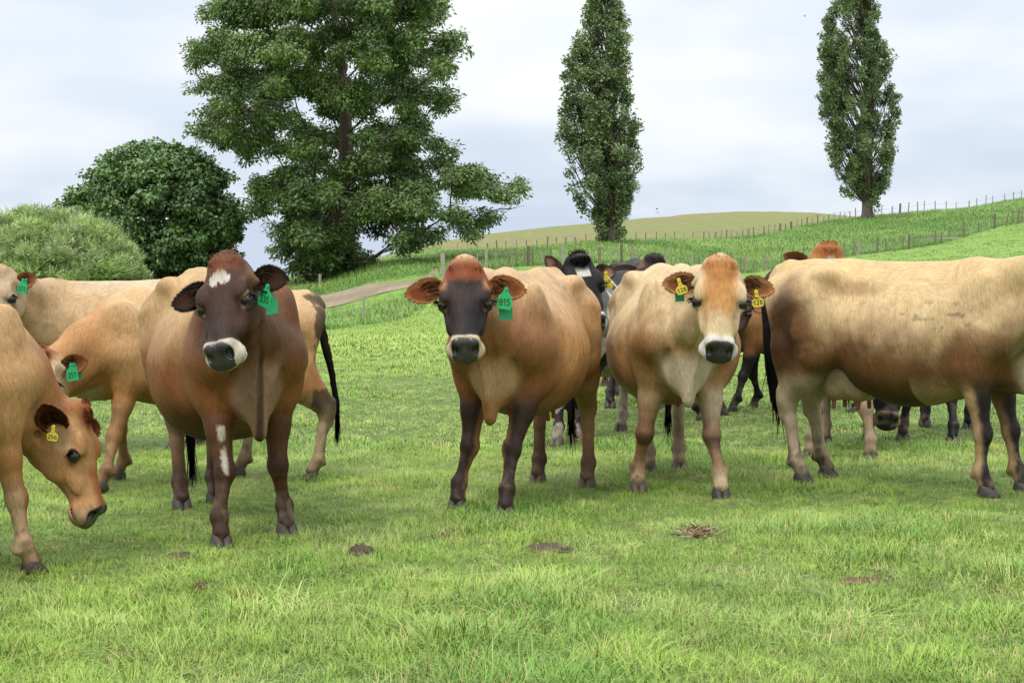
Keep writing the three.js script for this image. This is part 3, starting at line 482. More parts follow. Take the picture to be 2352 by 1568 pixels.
// hair: tapered bent ribbons gathered into one mesh
class Hair {
  constructor() { this.p = []; this.n = []; this.c = []; this.i = []; }
  strand(b, dir, len, w, c0, c1, bend, R, up) {
    const side = V(R() - 0.5, R() - 0.5, R() - 0.5).cross(dir).normalize(), s = this.p.length / 3, d = dir.clone().normalize(); let q = b.clone();
    for (let k = 0; k < 3; k++) {
      const ww = w * (1 - k * 0.36) / 2, cc = mixc(c0, c1, k / 2), a = q.clone().addScaledVector(side, ww), e = q.clone().addScaledVector(side, -ww), nn = up || side.clone().cross(d).normalize();
      this.p.push(a.x, a.y, a.z, e.x, e.y, e.z); this.n.push(nn.x, nn.y, nn.z, nn.x, nn.y, nn.z); this.c.push(...cc, ...cc);
      if (k < 2) { const o = s + k * 2; this.i.push(o, o + 1, o + 3, o, o + 3, o + 2); d.addScaledVector(bend, 0.5).normalize(); q = q.clone().addScaledVector(d, len / 2); }
    }
  }
  geometry() { const g = new THREE.BufferGeometry(); g.setAttribute('position', new THREE.BufferAttribute(new Float32Array(this.p), 3)); g.setAttribute('normal', new THREE.BufferAttribute(new Float32Array(this.n), 3)); g.setAttribute('color', new THREE.BufferAttribute(new Float32Array(this.c), 3)); g.setAttribute('uv', new THREE.BufferAttribute(new Float32Array(this.p.length / 3 * 2), 2)); g.setIndex(this.i); return g; }
}
const furTex = noiseTex(1024, (u, v) => { const a = tn(u, v * 0.16, 330, 11), b = tn(u * 0.8, v * 0.22, 150, 12), c = tn(u, v, 14, 13), e = tn(u, v, 40, 14); const s1 = tn(u, v * 0.22, 64, 15), s2 = tn(u * 0.9 + 0.05 * v, v * 0.3, 110, 16), g = 0.84 + 0.10 * (a - 0.5) + 0.16 * (b - 0.5) + 0.11 * (c - 0.5) + 0.06 * (e - 0.5) + 0.20 * (s1 - 0.5) * (0.4 + c) + 0.16 * (s2 - 0.5); return [g, g * 0.99, g * 0.975]; });
const coatMat = new THREE.MeshPhysicalMaterial({ vertexColors: true, map: furTex, bumpMap: furTex, bumpScale: 0.0035, roughness: 0.58, specularIntensity: 0.42 });
const noseTex = noiseTex(256, (u, v) => { const a = tn(u, v, 60, 21); return [a, a, a]; });
const noseMat = new THREE.MeshPhysicalMaterial({ vertexColors: true, bumpMap: noseTex, bumpScale: 0.002, roughness: 0.38, clearcoat: 0.35, clearcoatRoughness: 0.25, specularIntensity: 0.7 });
const eyeMat = new THREE.MeshPhysicalMaterial({ color: new THREE.Color(0.006, 0.005, 0.006), roughness: 0.12, clearcoat: 0.3, clearcoatRoughness: 0.1 });
const hairMat = new THREE.MeshPhysicalMaterial({ vertexColors: true, roughness: 0.75, specularIntensity: 0.12, side: THREE.DoubleSide });
const udderMat = new THREE.MeshStandardMaterial({ vertexColors: true, map: furTex, roughness: 0.6 });
const hornMat = (c) => new THREE.MeshStandardMaterial({ color: col(c), bumpMap: furTex, bumpScale: 0.003, roughness: 0.55 });
const hoofDark = hornMat(rgb(62, 53, 44)), hoofPale = hornMat(rgb(98, 84, 66));

const printed = {};
function tagPrint(text, bg, ink, hand) {
  const c = document.createElement('canvas'); c.width = 192; c.height = 256; const x = c.getContext('2d'); x.fillStyle = bg; x.fillRect(0, 0, 192, 256); x.fillStyle = ink;
  x.textAlign = 'center'; x.textBaseline = 'middle'; x.save(); x.translate(96, hand ? 168 : 186); x.rotate(hand ? -0.06 : 0); x.scale(hand ? 0.8 : 0.9, hand ? 1.15 : 1); x.font = (hand ? 'bold 100px' : 'bold 100px') + ' sans-serif'; x.fillText(text, 0, 0); x.restore();
  if (!hand) { x.font = 'bold 26px sans-serif'; x.globalAlpha = 0.55; x.fillText('NZ', 96, 108); x.globalAlpha = 1; }
  const t = new THREE.CanvasTexture(c); t.colorSpace = THREE.SRGBColorSpace; t.flipY = true; return t;
}
const plastic = {};
function makeTag(kind, text) {
  const W = kind === 'green' ? 0.066 : 0.056, H = kind === 'green' ? 0.1 : 0.078, s = new THREE.Shape();
  if (kind === 'green') { s.moveTo(-0.008, 0); s.lineTo(0.008, 0); s.lineTo(0.013, -0.022); s.lineTo(W / 2, -0.042); s.lineTo(W / 2, -H); s.lineTo(-W / 2, -H); s.lineTo(-W / 2, -0.042); s.lineTo(-0.013, -0.022); }
  else { s.moveTo(-0.009, 0.002); s.quadraticCurveTo(0, 0.012, 0.009, 0.002); s.lineTo(0.0085, -0.028); s.quadraticCurveTo(0.013, -0.036, W / 2, -0.043); s.quadraticCurveTo(W / 2 + 0.004, -H * 0.8, W / 2 - 0.006, -H); s.lineTo(-W / 2 + 0.006, -H); s.quadraticCurveTo(-W / 2 - 0.004, -H * 0.8, -W / 2, -0.043); s.quadraticCurveTo(-0.013, -0.036, -0.0085, -0.028); }
  s.closePath();
  const body = new THREE.ExtrudeGeometry(s, { depth: 0.0016, bevelEnabled: true, bevelSize: 0.0006, bevelThickness: 0.0005, bevelSegments: 1, steps: 1 }), face = new THREE.ShapeGeometry(s); face.translate(0, 0, 0.0026);
  const uv = face.attributes.uv, p = face.attributes.position; for (let i = 0; i < uv.count; i++) uv.setXY(i, p.getX(i) / (W + 0.008) + 0.5, 1 + p.getY(i) / H * 0.98);
  const stud = new THREE.CylinderGeometry(0.0085, 0.0085, 0.006, 12).rotateX(Math.PI / 2).translate(0, -0.003, 0.004);
  for (const g of [body, face, stud]) { if (g.index) { const q = g.toNonIndexed(); g.index = null; for (const k of Object.keys(q.attributes)) g.setAttribute(k, q.attributes[k]); } g.clearGroups(); }
  const g = mergeGeometries([mergeGeometries([body, stud]), face], true);
  const base = kind === 'green' ? [0.02, 0.36, 0.16] : [0.62, 0.5, 0.03];
  plastic[kind] ||= new THREE.MeshPhysicalMaterial({ color: col(base), roughness: 0.42 });
  const key = kind + text; printed[key] ||= text ? new THREE.MeshPhysicalMaterial({ map: tagPrint(text, kind === 'green' ? '#27a362' : '#cfba3a', '#1a2420', kind === 'green'), roughness: 0.42 }) : plastic[kind];
  return [g, [plastic[kind], printed[key]]];
}
function clawGeometry() {
  const g = new THREE.SphereGeometry(1, 12, 8), p = g.attributes.position;
  for (let i = 0; i < p.count; i++) { let x = p.getX(i), y = p.getY(i), z = p.getZ(i); y = Math.max(y, -0.25); const up = (y + 0.25) / 1.25; p.setXYZ(i, x * 0.058 * (1 - 0.36 * up) - up * 0.022 + 0.018 + (x > 0 ? 0.012 * (1 - up) : 0), (y + 0.25) * 0.062, z * 0.029 * (1 - 0.12 * up)); }
  g.computeVertexNormals(); return g;
}
const hoofGeo = mergeGeometries([clawGeometry().rotateY(0.1).translate(0, 0, 0.0245), clawGeometry().rotateY(-0.1).translate(0, 0, -0.0245)]);
// ---------------------------------------------------------------- one animal
function makeEar(len, wid, A, N, colIn, colEdge, colOut, R, hairs, cup = 0.035) {   // A outward, N opening
  const B = N.clone().cross(A).normalize(), P = [], C = [], I = [], nu = 14, nv = 12, h = new Hair();
  const shape = (u, v, off) => {
    const w = wid * 0.5 * Math.pow(Math.sin(Math.PI * (0.13 + 0.85 * u)), 0.75), b = v * w * (1 - 0.08 * u), n = cup * (v * v - 0.55) * (1.1 - 0.65 * u) * (w / (wid * 0.5)) + 0.018 * u * u - off;
    return A.clone().multiplyScalar(u * len).addScaledVector(B, b + 0.10 * wid * Math.sin(u * 2.2) * 0.4).addScaledVector(N, n);
  };
  for (const [off, cIn] of [[0, 1], [0.009, 0]]) for (let i = 0; i <= nu; i++) for (let j = 0; j <= nv; j++) {
    const u = i / nu, v = j / nv * 2 - 1, q = shape(u, v, off * (1 - v ** 8) * Math.min(1, (1 - u) * 5)); P.push(q.x, q.y, q.z);
    const e = Math.max(sst(0.45, 0.95, Math.abs(v)), sst(0.75, 1, u)), nz = vnoise(q.x * 160, q.y * 160, q.z * 160); C.push(...(cIn ? mixc(colIn, colEdge, clamp(e + (nz - 0.5) * 0.7)) : mixc(colOut, colEdge, nz * 0.4)));
  }
  const S = (nu + 1) * (nv + 1);
  for (let o = 0; o < 2; o++) for (let i = 0; i < nu; i++) for (let j = 0; j < nv; j++) { const a = o * S + i * (nv + 1) + j, b = a + 1, c = a + nv + 1, d = c + 1; if (o) I.push(a, c, b, b, c, d); else I.push(a, b, c, b, d, c); }
  const g = new THREE.BufferGeometry(); g.setAttribute('position', new THREE.BufferAttribute(new Float32Array(P), 3)); g.setAttribute('color', new THREE.BufferAttribute(new Float32Array(C), 3)); g.setAttribute('uv', new THREE.BufferAttribute(new Float32Array(P.length / 3 * 2), 2)); g.setIndex(I); g.computeVertexNormals();
  for (let k = 0; k < hairs; k++) {   // fringe round the rim, tufts across the cup
    const rim = R() < 0.55, u = rim ? 0.08 + 0.92 * R() : 0.02 + R() * 0.55, v = rim ? (R() < 0.5 ? -1 : 1) * (u > 0.93 ? R() : 0.9 + 0.1 * R()) : R() * 1.7 - 0.85;
    const q = shape(u, v, 0), out = rim ? A.clone().multiplyScalar(0.9 * u).addScaledVector(B, Math.sign(v) * (u > 0.93 ? 0.2 : 0.9)).addScaledVector(N, 0.15 + 0.3 * R()) : A.clone().multiplyScalar(1).addScaledVector(N, 0.22 * R() + 0.05).addScaledVector(B, (R() - 0.5) * 0.7);
    const cc = rim ? mixc(colEdge, colOut, R() * 0.7) : mixc(colIn, colEdge, R() * 0.9);
    h.strand(q, out, rim ? 0.004 + 0.009 * R() : 0.018 + 0.022 * R(), 0.0022, mixc(cc, [0, 0, 0], 0.12), mixc(cc, [0.35, 0.25, 0.16], 0.12), V(0, -0.25, 0), R, N);
  }
  return mergeGeometries([g, h.geometry()]);
}
const legJoin = (a, b, t) => [lerp(a[0], b[0], t), lerp(a[1], b[1], t), lerp(a[2], b[2], t)];
function makeCow(s) {
  const S = s.S || 1, R = rng(s.seed || 7), g = thing('cow', s.label, 'cow');
  const foot = {}; for (const k of ['FL', 'FR', 'HL', 'HR']) foot[k] = s.feet[k].length === 3 ? atD(s.feet[k][0], s.feet[k][1]) : gp(...s.feet[k]);
  const fm = foot.FL.clone().add(foot.FR).multiplyScalar(0.5), hm = foot.HL.clone().add(foot.HR).multiplyScalar(0.5), o = fm.clone().add(hm).multiplyScalar(0.5);
  if (s.mid) o.lerp(fm, s.mid);
  const hd = fm.clone().sub(hm); hd.y = 0; hd.normalize(); if (s.turn) hd.applyAxisAngle(V(0, 1, 0), s.turn);
  const th = Math.atan2(-hd.z, hd.x); g.position.copy(o); g.rotation.y = th; g.scale.setScalar(S); g.updateMatrixWorld(true);
  const inv = g.matrixWorld.clone().invert(), loc = (v) => v.clone().applyMatrix4(inv);
  const locDir = (v) => v.clone().transformDirection(inv);
  const L = {}; for (const k in foot) { L[k] = loc(foot[k]); }
  const Wp = (q) => Array.isArray(q) ? wp(...q) : q;
  // head frame
  let Po = loc(Wp(s.poll)), Mu = loc(Wp(s.muzzle)); const hf = Mu.clone().sub(Po).normalize(), hLen = Po.distanceTo(Mu);
  let hu = locDir(V(s.face[0], s.face[2] || 0, s.face[1])); hu.addScaledVector(hf, -hu.dot(hf)).normalize(); const hr = hf.clone().cross(hu); // right side of the animal
  const HS = s.headScale || 1; // head size
  if (s.debug) console.log(s.label.slice(0, 20), 'headlen', (hLen * S).toFixed(3), 'org', o.toArray().map((v) => v.toFixed(2)).join(), 'poll local', Po.toArray().map((v) => v.toFixed(2)).join(), 'feet', Object.entries(L).map(([k, v]) => k + ':' + v.x.toFixed(2) + ',' + v.z.toFixed(2)).join(' '));
  const toHead = (x, y, z) => { const dx = (x - Po.x) / HS, dy = (y - Po.y) / HS, dz = (z - Po.z) / HS; return [dx * hf.x + dy * hf.y + dz * hf.z, dx * hu.x + dy * hu.y + dz * hu.z, dx * hr.x + dy * hr.y + dz * hr.z]; };
  const fromHead = (a, t, w) => Po.clone().addScaledVector(hf, a * HS).addScaledVector(hu, t * HS).addScaledVector(hr, w * HS);
  const headDir = (a, t, w) => V(0, 0, 0).addScaledVector(hf, a).addScaledVector(hu, t).addScaledVector(hr, w).normalize();
  const bl = s.belly || 1, bd = s.drop || 0, dy = s.legs || 0;
  const P = [], X = [-0.79, -0.73, -0.63, -0.50, -0.37, -0.16, 0.06, 0.26, 0.43, 0.57, 0.69, 0.77];
  const torso0 = loft(X,
    [1.11, 1.18, 1.225, 1.245, 1.245, 1.23, 1.215, 1.215, 1.235, 1.20, 1.09, 0.98],
    [1.0, 0.86, 0.76, 0.71, 0.68 - bd * 0.2, 0.555 - bd, 0.5 - bd, 0.51 - bd * 0.7, 0.545 - bd * 0.3, 0.60, 0.67, 0.74],
    [0.05, 0.12, 0.18, 0.208, 0.235 * lerp(1, bl, 0.5), 0.325 * bl, 0.365 * bl, 0.345 * lerp(1, bl, 0.7), 0.255, 0.205, 0.155, 0.09],
    [1.06, 1.05, 1.02, 0.98, 0.93, 0.83, 0.80, 0.81, 0.85, 0.87, 0.87, 0.87],
    [2, 2, 1.85, 1.7, 1.6, 1.5, 1.48, 1.5, 1.5, 1.7, 1.9, 2], [2, 2, 2, 2, 2.1, 2.3, 2.3, 2.3, 2.2, 2.1, 2, 2]);
  const torso = (x, y, z) => { const d = torso0(x, y, z); if (d > 0.08 || d < -0.08) return d; const rb = sst(-0.25, -0.1, x) * sst(0.38, 0.25, x) * sst(0.68, 0.8, y) * sst(1.18, 1.05, y); return d - 0.016 * (vnoise(x * 6.5 + s.seed, y * 6.5, z * 6.5) - 0.5) - (rb > 0 ? 0.0022 * rb * (0.5 + vnoise(x * 9, y * 5, s.seed)) * Math.sin((x + 0.35 * (y - 0.9) + 0.02 * vnoise(x * 8, y * 8, 3)) * 88) : 0); };
  P.push({ f: torso, k: 0.02, c: [0, 0.88, 0], r: 1.1, always: true });
  P.push(cone([-0.76, 1.17, 0], [0.43, 1.21, 0], 0.034, 0.03, 0.06));
  for (const e of [-1, 1]) {
    P.push(ell([-0.375, 1.155, e * 0.195], [0.07, 0.048, 0.055], 0.11), ell([-0.75, 1.085, e * 0.095], [0.05, 0.05, 0.045], 0.07));
    P.push(ell([0.49, 0.93, e * 0.175], [0.13, 0.27, 0.075], 0.10, { rz: -0.25 }), ell([0.65, 0.86, e * 0.165], [0.085, 0.10, 0.075], 0.08));
    P.push(ell([-0.23, 1.095, e * 0.335], [0.16, 0.06, 0.085], 0.11, { sub: true }));
    P.push(ell([0.335, 0.86, e * 0.345], [0.022, 0.22, 0.05], 0.07, { sub: true }));
  }
  // neck from the withers and the chest to the poll
  const nb = fromHead(0.03, -0.10, 0), nt = fromHead(0.13, -0.21, 0), nm = V(0.52, 1.09, 0).lerp(nb, 0.5).add(V(0, s.crest || 0, 0)), nm2 = V(0.66, 0.86, 0).lerp(nt, 0.5), A3 = (v) => [v.x, v.y, v.z];
  P.push(cone([0.45, 1.10, 0], A3(nm), 0.14, 0.115, 0.09, { sz: 1.25 }), cone(A3(nm), A3(nb), 0.115, 0.088, 0.06));
  const folds = (p, k) => { const f0 = p.f; p.f = (x, y, z) => { const d = f0(x, y, z); return d < 0.06 && d > -0.06 ? d - 0.0042 * k * Math.sin(Math.abs(z) * 88 + 3.2 * vnoise(x * 7, y * 7, z * 7 + s.seed)) : d; }; return p; };
  P.push(folds(cone([0.60, 0.90, 0], A3(nm2), 0.16, 0.115, 0.10), 1), folds(cone(A3(nm2), A3(nt), 0.115, 0.075, 0.07), 0.8));
  // brisket and dewlap
  const db = s.brisket || [0.74, 0.60];
  P.push(ell([0.64, 0.68, 0], [0.12, 0.13, 0.10], 0.10), cone([0.70, 0.76, 0], [db[0], db[1], 0], 0.10, 0.045, 0.07, { sz: 1.5 }), cone(A3(nm2.clone().add(V(0.03, -0.09, 0))), [db[0], db[1] + 0.02, 0], 0.05, 0.045, 0.06, { sz: 2.2 }), cone(A3(nt), A3(nm2.clone().add(V(0.04, -0.1, 0))), 0.045, 0.05, 0.05, { sz: 2.0 }));
  for (const e of [-1, 1]) P.push(ell([0.735, 0.70, e * 0.112], [0.035, 0.11, 0.016], 0.04, { sub: true }));
  // fore legs
  const hoofs = [];
  for (const [k, e] of [['FL', -1], ['FR', 1]]) {
    const f = L[k], off = s.knee && s.knee[k] || [0, 0], sh = [0.52, 0.84, e * 0.165], el = [0.48 + (s.elbow || 0), 0.70, e * 0.15];
    const fet = [f.x - 0.015, f.y + 0.135, f.z], kn = [lerp(el[0], fet[0], 0.52) + 0.025 + off[0], lerp(el[1], fet[1], 0.655), lerp(el[2], fet[2], 0.52) - e * 0.012 + off[1]], hf2 = [f.x + 0.022, f.y + 0.062, f.z];
    P.push(cone(sh, el, 0.115, 0.098, 0.08), cone(el, legJoin(el, kn, 0.5), 0.092, 0.060, 0.06), cone(legJoin(el, kn, 0.45), kn, 0.062, 0.040, 0.03), ell([kn[0] + 0.010, kn[1] + 0.005, kn[2]], [0.045, 0.060, 0.047], 0.025));
    P.push(cone(kn, legJoin(kn, fet, 0.4), 0.039, 0.0295, 0.03), cone(legJoin(kn, fet, 0.35), fet, 0.0295, 0.034, 0.02), ell(fet, [0.040, 0.040, 0.043], 0.025), cone(fet, hf2, 0.034, 0.041, 0.02), ell([fet[0] - 0.035, fet[1] - 0.022, fet[2]], [0.02, 0.022, 0.034], 0.015));
    hoofs.push([f, Math.atan2(-(hf2[2] - kn[2]), 1.2)]);
  }
  // hind legs
  for (const [k, e] of [['HL', -1], ['HR', 1]]) {
    const f = L[k], hip = [-0.50, 0.98, e * 0.15], st = [-0.42 + (f.x + 0.6) * 0.25, 0.73, e * 0.20 + (f.z - e * 0.18) * 0.15], hk = [f.x - 0.075 + (s.hock || 0), f.y + 0.46, lerp(e * 0.15, f.z, 0.75)], fet = [f.x - 0.02, f.y + 0.135, f.z], hf2 = [f.x + 0.024, f.y + 0.062, f.z];
    P.push(cone(hip, st, 0.17, 0.112, 0.09), cone([-0.70, 1.0, e * 0.115], [-0.60, 0.70, e * 0.16], 0.075, 0.085, 0.10), cone(legJoin(hip, st, 0.6), legJoin(st, hk, 0.45), 0.125, 0.082, 0.08), cone([-0.62, 0.74, e * 0.16], [hk[0] - 0.02, hk[1] + 0.06, hk[2]], 0.085, 0.03, 0.07));
    P.push(cone(legJoin(st, hk, 0.4), hk, 0.088, 0.05, 0.05), ell([hk[0], hk[1], hk[2]], [0.05, 0.062, 0.045], 0.03), cone([hk[0] - 0.04, hk[1] + 0.05, hk[2]], [hk[0] - 0.028, hk[1] - 0.09, hk[2]], 0.027, 0.026, 0.03));
    P.push(cone(hk, legJoin(hk, fet, 0.4), 0.043, 0.034, 0.03), cone(legJoin(hk, fet, 0.35), fet, 0.034, 0.036, 0.02), ell(fet, [0.041, 0.040, 0.044], 0.025), cone(fet, hf2, 0.036, 0.042, 0.02), ell([fet[0] - 0.036, fet[1] - 0.022, fet[2]], [0.02, 0.022, 0.034], 0.015));
    hoofs.push([f, 0]);
  }
  if (s.sacrum !== 0) P.push(cone([-0.70, 1.20, 0], [-0.80, 1.13, 0], 0.035, 0.03, 0.05));
  // folds of skin between neck, shoulder and fore leg
  const hc = fromHead(0.22, -0.09, 0);
  P.push({ f: (x, y, z) => { const q = toHead(x, y, z); return headField(q[0], q[1], q[2]) * HS; }, k: 0.045, c: A3(hc), r: 0.36 * HS });
  if (s.peak) P.push(cone(A3(fromHead(0.05, -0.03, 0)), A3(fromHead(-0.02 - s.peak, -0.022, 0)), 0.062, s.peakR || 0.024, 0.05));
  const lo = [-1, -0.15, -0.62], hi = [1, 1.42, 0.62];
  for (const v of [fromHead(0.56, 0, 0), fromHead(-0.1, 0.06, 0), fromHead(0.2, 0, 0.2), fromHead(0.2, 0, -0.2), fromHead(0.3, -0.3, 0), ...Object.values(L)]) { const a = v.toArray(); for (let i = 0; i < 3; i++) { lo[i] = Math.min(lo[i], a[i] - 0.1); hi[i] = Math.max(hi[i], a[i] + 0.1); } }
  lo[1] = Math.min(lo[1], -0.05);
  const cell = s.cell || 0.0125, hcell = s.hcell || 0.0062, hR = 0.37 * HS;
  const hDist = (x, y, z) => Math.hypot(x - hc.x, y - hc.y, z - hc.z);
  const body = skin(P, lo, hi, cell, (x, y, z, r) => hDist(x, y, z) > hR - 0.05 - r); body.keep = (x, y, z) => hDist(x, y, z) > hR - cell * 0.8;
  const hlo = A3(hc).map((v) => v - hR - 0.03), hhi = A3(hc).map((v) => v + hR + 0.03);
  const head = skin(P, hlo, hhi, hcell, (x, y, z, r) => hDist(x, y, z) < hR + 0.03 + r); head.keep = (x, y, z) => hDist(x, y, z) < hR + cell * 0.3;
  const isNose = (q) => { const w = Math.abs(q[2]), edge = (s.noseEdge || 0.440) + 0.016 * (w / 0.07) ** 2 + 0.12 * sst(s.noseLow || -0.108, (s.noseLow || -0.108) - 0.018, q[1]); return clamp((q[0] - edge) / 0.008 + 0.5) * (1 - sst(0.071, 0.077, w + 0.22 * clamp(-0.06 - q[1], 0, 0.2))); };
  const colorAt = (x, y, z, nx, ny, nz) => {
    const q = toHead(x, y, z), inHead = q[0] > -0.12 && Math.hypot(q[0] - 0.22, q[1] + 0.09, q[2]) < 0.36;
    const n = fbm(x * 7 + s.seed, y * 7, z * 7, 3), m = fbm(x * 34, y * 34 + s.seed, z * 34, 2);
    let c = s.col(x, y, z, n, m, ny, L);
    if (inHead) {
      const w = (1 - sst(0.006, 0.03, headField(q[0], q[1], q[2]))) * sst(-0.06, 0.03, q[0]);
      if (w > 0) {
        let h = s.head(q[0], q[1], Math.abs(q[2]), n, m, q[2]);
        const nose = isNose(q);
        const lid = Math.hypot((q[0] - EYE_AT[0]) / 0.036, (q[1] - EYE_AT[1] - 0.004) / 0.029, (Math.abs(q[2]) - 0.135) / 0.05);
        h = mixc(h, rgb(38, 30, 28), 1 - sst(0.85, 1.15, lid));
        c = mixc(c, h, w);
        if (s.tuft) h = mixc(h, mixc(s.tuft.c, s.tuft.c2 || s.tuft.c, n), sst(1.6, 0.65, Math.hypot((q[0] + 0.0 - (s.tuft.shift || 0.02)) / (0.055 * (s.tuft.down || 1) + 0.01), q[2] / ((s.tuft.w || 0.075) + 0.006)) + 0.5 * (m - 0.5)));
        c = mixc(c, h, w);
        if (nose > 0) { const hole = Math.hypot((q[0] - 0.482) / 0.036, (q[1] + 0.054) / 0.028, (Math.abs(q[2]) - 0.057) / 0.021); c = mixc(c, mixc(mixc((s.nose || rgb(72, 64, 66)).map((v) => v * 0.5), rgb(78, 70, 72), sst(0.3, 0.8, m) * 0.6), rgb(14, 11, 11), 1 - sst(0.6, 1.15, hole)), nose); }
      }
    }
    if (y < 0.42) { const q = fbm(x * 26 + 3, y * 20, z * 26 + s.seed, 3); c = mixc(c, mixc(rgb(92, 80, 62), rgb(146, 132, 108), m), sst(0.52, 0.70, q + 0.12 * sst(0.15, 0.03, y)) * sst(0.42, 0.12, y) * 0.75); }
    const k = 0.92 + 0.12 * (m - 0.5) + 0.12 * (n - 0.5), l = (c[0] + c[1] + c[2]) / 3;
    return c.map((v) => Math.max(0.002, l + (v - l) * 1.03) * k);
  };
  const geo = skinGeometry([body, head], colorAt, (x, y, z) => { const q = toHead(x, y, z); return isNose(q) > 0.5 && Math.abs(q[2]) < 0.09 && q[0] < 0.6 && q[1] > -0.3 && q[1] < 0.1; });
  const b = part('body', geo, [coatMat, noseMat], g);
  // eyes
  const eg = new THREE.SphereGeometry(0.0300 * HS, 20, 14);
  for (const e of [-1, 1]) {
    const eye = part('eye', eg, eyeMat, g); eye.position.copy(fromHead(EYE_AT[0], EYE_AT[1], e * (EYE_AT[2] + 0.0035)));
    if (s.lash !== 0) { const h = new Hair(); for (let k = 0; k < 46; k++) { const a = R(), p = fromHead(EYE_AT[0] - 0.021 + 0.018 * Math.abs(a - 0.5), EYE_AT[1] + 0.022 - 0.044 * a, e * (EYE_AT[2] + 0.030 - 0.006 * Math.abs(a - 0.5))); h.strand(p.clone().sub(eye.position), headDir(-0.25 + 0.3 * R(), 0.35 - 0.7 * a, e * 0.9), 0.022 + 0.012 * R(), 0.003, [0.012, 0.01, 0.009], [0.012, 0.01, 0.009], headDir(0.5, 0, e * 0.1), R); } part('eyelash', h.geometry(), hairMat, eye).userData.kind = 'stuff'; }
  }
  // ears
  for (const e of [-1, 1]) {
    const k = e < 0 ? 'L' : 'R', sp = Object.assign({ out: [0.03, -0.05], n: [-0.1, 1], len: 0.165, wid: 0.125 }, s.ear, s.ears && s.ears[k]);
    const A = headDir(sp.out[0], sp.out[1], e * (sp.out[2] ?? 1)), N = headDir(sp.n[0], sp.n[1], (sp.n[2] || 0) * e); N.addScaledVector(A, -N.dot(A)).normalize();
    const m = part('ear', makeEar(sp.len * HS, sp.wid * HS, A, N, s.earIn || rgb(60, 40, 32), s.earEdge || rgb(110, 72, 48), s.earOut || rgb(120, 80, 50), R, s.far ? 160 : 1700, sp.cup), hairMat, g);
    m.position.copy(fromHead(0.07, -0.07, e * 0.122));
    const tags = s.tags ? s.tags[k] : null;
    if (tags) for (const t of tags) {
      const [tg, tm] = makeTag(t.kind, t.text), tagMesh = part('ear_tag', tg, tm, m); const d = t.at || [0.45, 0];
      const B = N.clone().cross(A).normalize(); tagMesh.position.copy(A).multiplyScalar(sp.len * HS * d[0]).addScaledVector(B, sp.wid * d[1]).addScaledVector(N, t.out || 0.012);
      const fz = locDir(V(t.face ? t.face[0] : s.face[0], 0.08, t.face ? t.face[1] : s.face[1])), up = locDir(V(0, 1, 0)), rx = up.clone().cross(fz).normalize(); fz.copy(rx.clone().cross(up)).normalize();
      const M = new THREE.Matrix4().makeBasis(rx, up, fz); tagMesh.quaternion.setFromRotationMatrix(M).multiply(new THREE.Quaternion().setFromAxisAngle(V(0, 0, 1), t.roll || 0)); if (t.pitch) tagMesh.quaternion.multiply(new THREE.Quaternion().setFromAxisAngle(V(1, 0, 0), t.pitch));
      tagMesh.scale.setScalar(t.s || 1);
      tagMesh.userData.label = t.kind + ' ear tag' + (t.text ? ' reading ' + t.text : ' seen from its blank side');
    }
  }
  // tuft on the poll
  if (s.tuft) {
    const surf = (a, w) => { let t = 0.12; for (let i = 0; i < 40; i++) { const d = Math.min(headField(a, t, w), s.peak ? evalPrims([P[P.length - 1]], ...A3(fromHead(a, t, w))) : 9); if (d < 0.001) break; t -= d * 0.8; } return t; };
    const h = new Hair(), T = s.tuft, n = T.n || 1500;
    for (let i = 0; i < n; i++) {
      const a = R() * 6.283, r = Math.sqrt(R()), ss = -0.02 + 0.055 * r * Math.cos(a) * (T.down || 1) + (T.shift || 0.02), w = (T.w || 0.075) * r * Math.sin(a), tt = surf(ss, w); if (tt < -0.05) continue;
      const p = fromHead(ss, tt - 0.004, w), d = headDir(0.55 + (T.lie || 0) + 0.5 * (R() - 0.5) - (ss < -0.02 ? 1.0 : 0), 0.24 + 0.3 * (R() - 0.5), w * 5 + 0.7 * (R() - 0.5)), cc = mixc(T.c, T.c2 || T.c, R());
      h.strand(p, d, (T.len || 0.05) * (0.25 + 0.45 * R()), 0.0022, mixc(cc, [0, 0, 0], 0.05), cc, headDir(0.9, -0.2, 0).multiplyScalar(0.5), R, headDir(ss * 8 - 0.1, 0.8, w * 8));
    }
    part('poll_tuft', h.geometry(), hairMat, g).userData.kind = 'stuff';
  }
  // hooves
  const hp = s.hoofPale || [];
  hoofs.forEach(([f, a], i) => { const m = part('hoof', hoofGeo, hp.includes(i) ? hoofPale : hoofDark, g); m.position.set(f.x + 0.016, f.y + 0.002, f.z); m.scale.set(0.95, 0.98, 0.98); m.rotation.y = s.hoofTurn || 0; });
  // udder
  if (s.udder !== 0) {
    const u = Object.assign({ x: -0.30, y: 0.60, r: [0.17, 0.13, 0.135] }, s.udderAt), UP = [ell([u.x, u.y, 0], u.r, 0.05), ell([u.x + 0.1, u.y + 0.04, 0], [u.r[0] * 0.8, u.r[1] * 0.8, u.r[2] * 0.9], 0.08)];
    for (const [a, e] of [[-0.08, -1], [-0.08, 1], [0.07, -1], [0.07, 1]]) UP.push(ell([u.x + a, u.y - u.r[1] * 0.6, e * 0.06], [0.055, 0.06, 0.05], 0.05));
    const sk = skin(UP, [u.x - 0.3, u.y - 0.3, -0.25], [u.x + 0.35, u.y + 0.25, 0.25], 0.016), uc = s.udderCol || rgb(206, 176, 148);
    const um = part('udder', skinGeometry([sk], (x, y, z) => mixc(uc, rgb(176, 112, 88), 0.5 * sst(0.5, 0.8, fbm(x * 12, y * 12, z * 12, 2)) + 0.4 * sst(u.y - 0.05, u.y - 0.16, y))), udderMat, g);
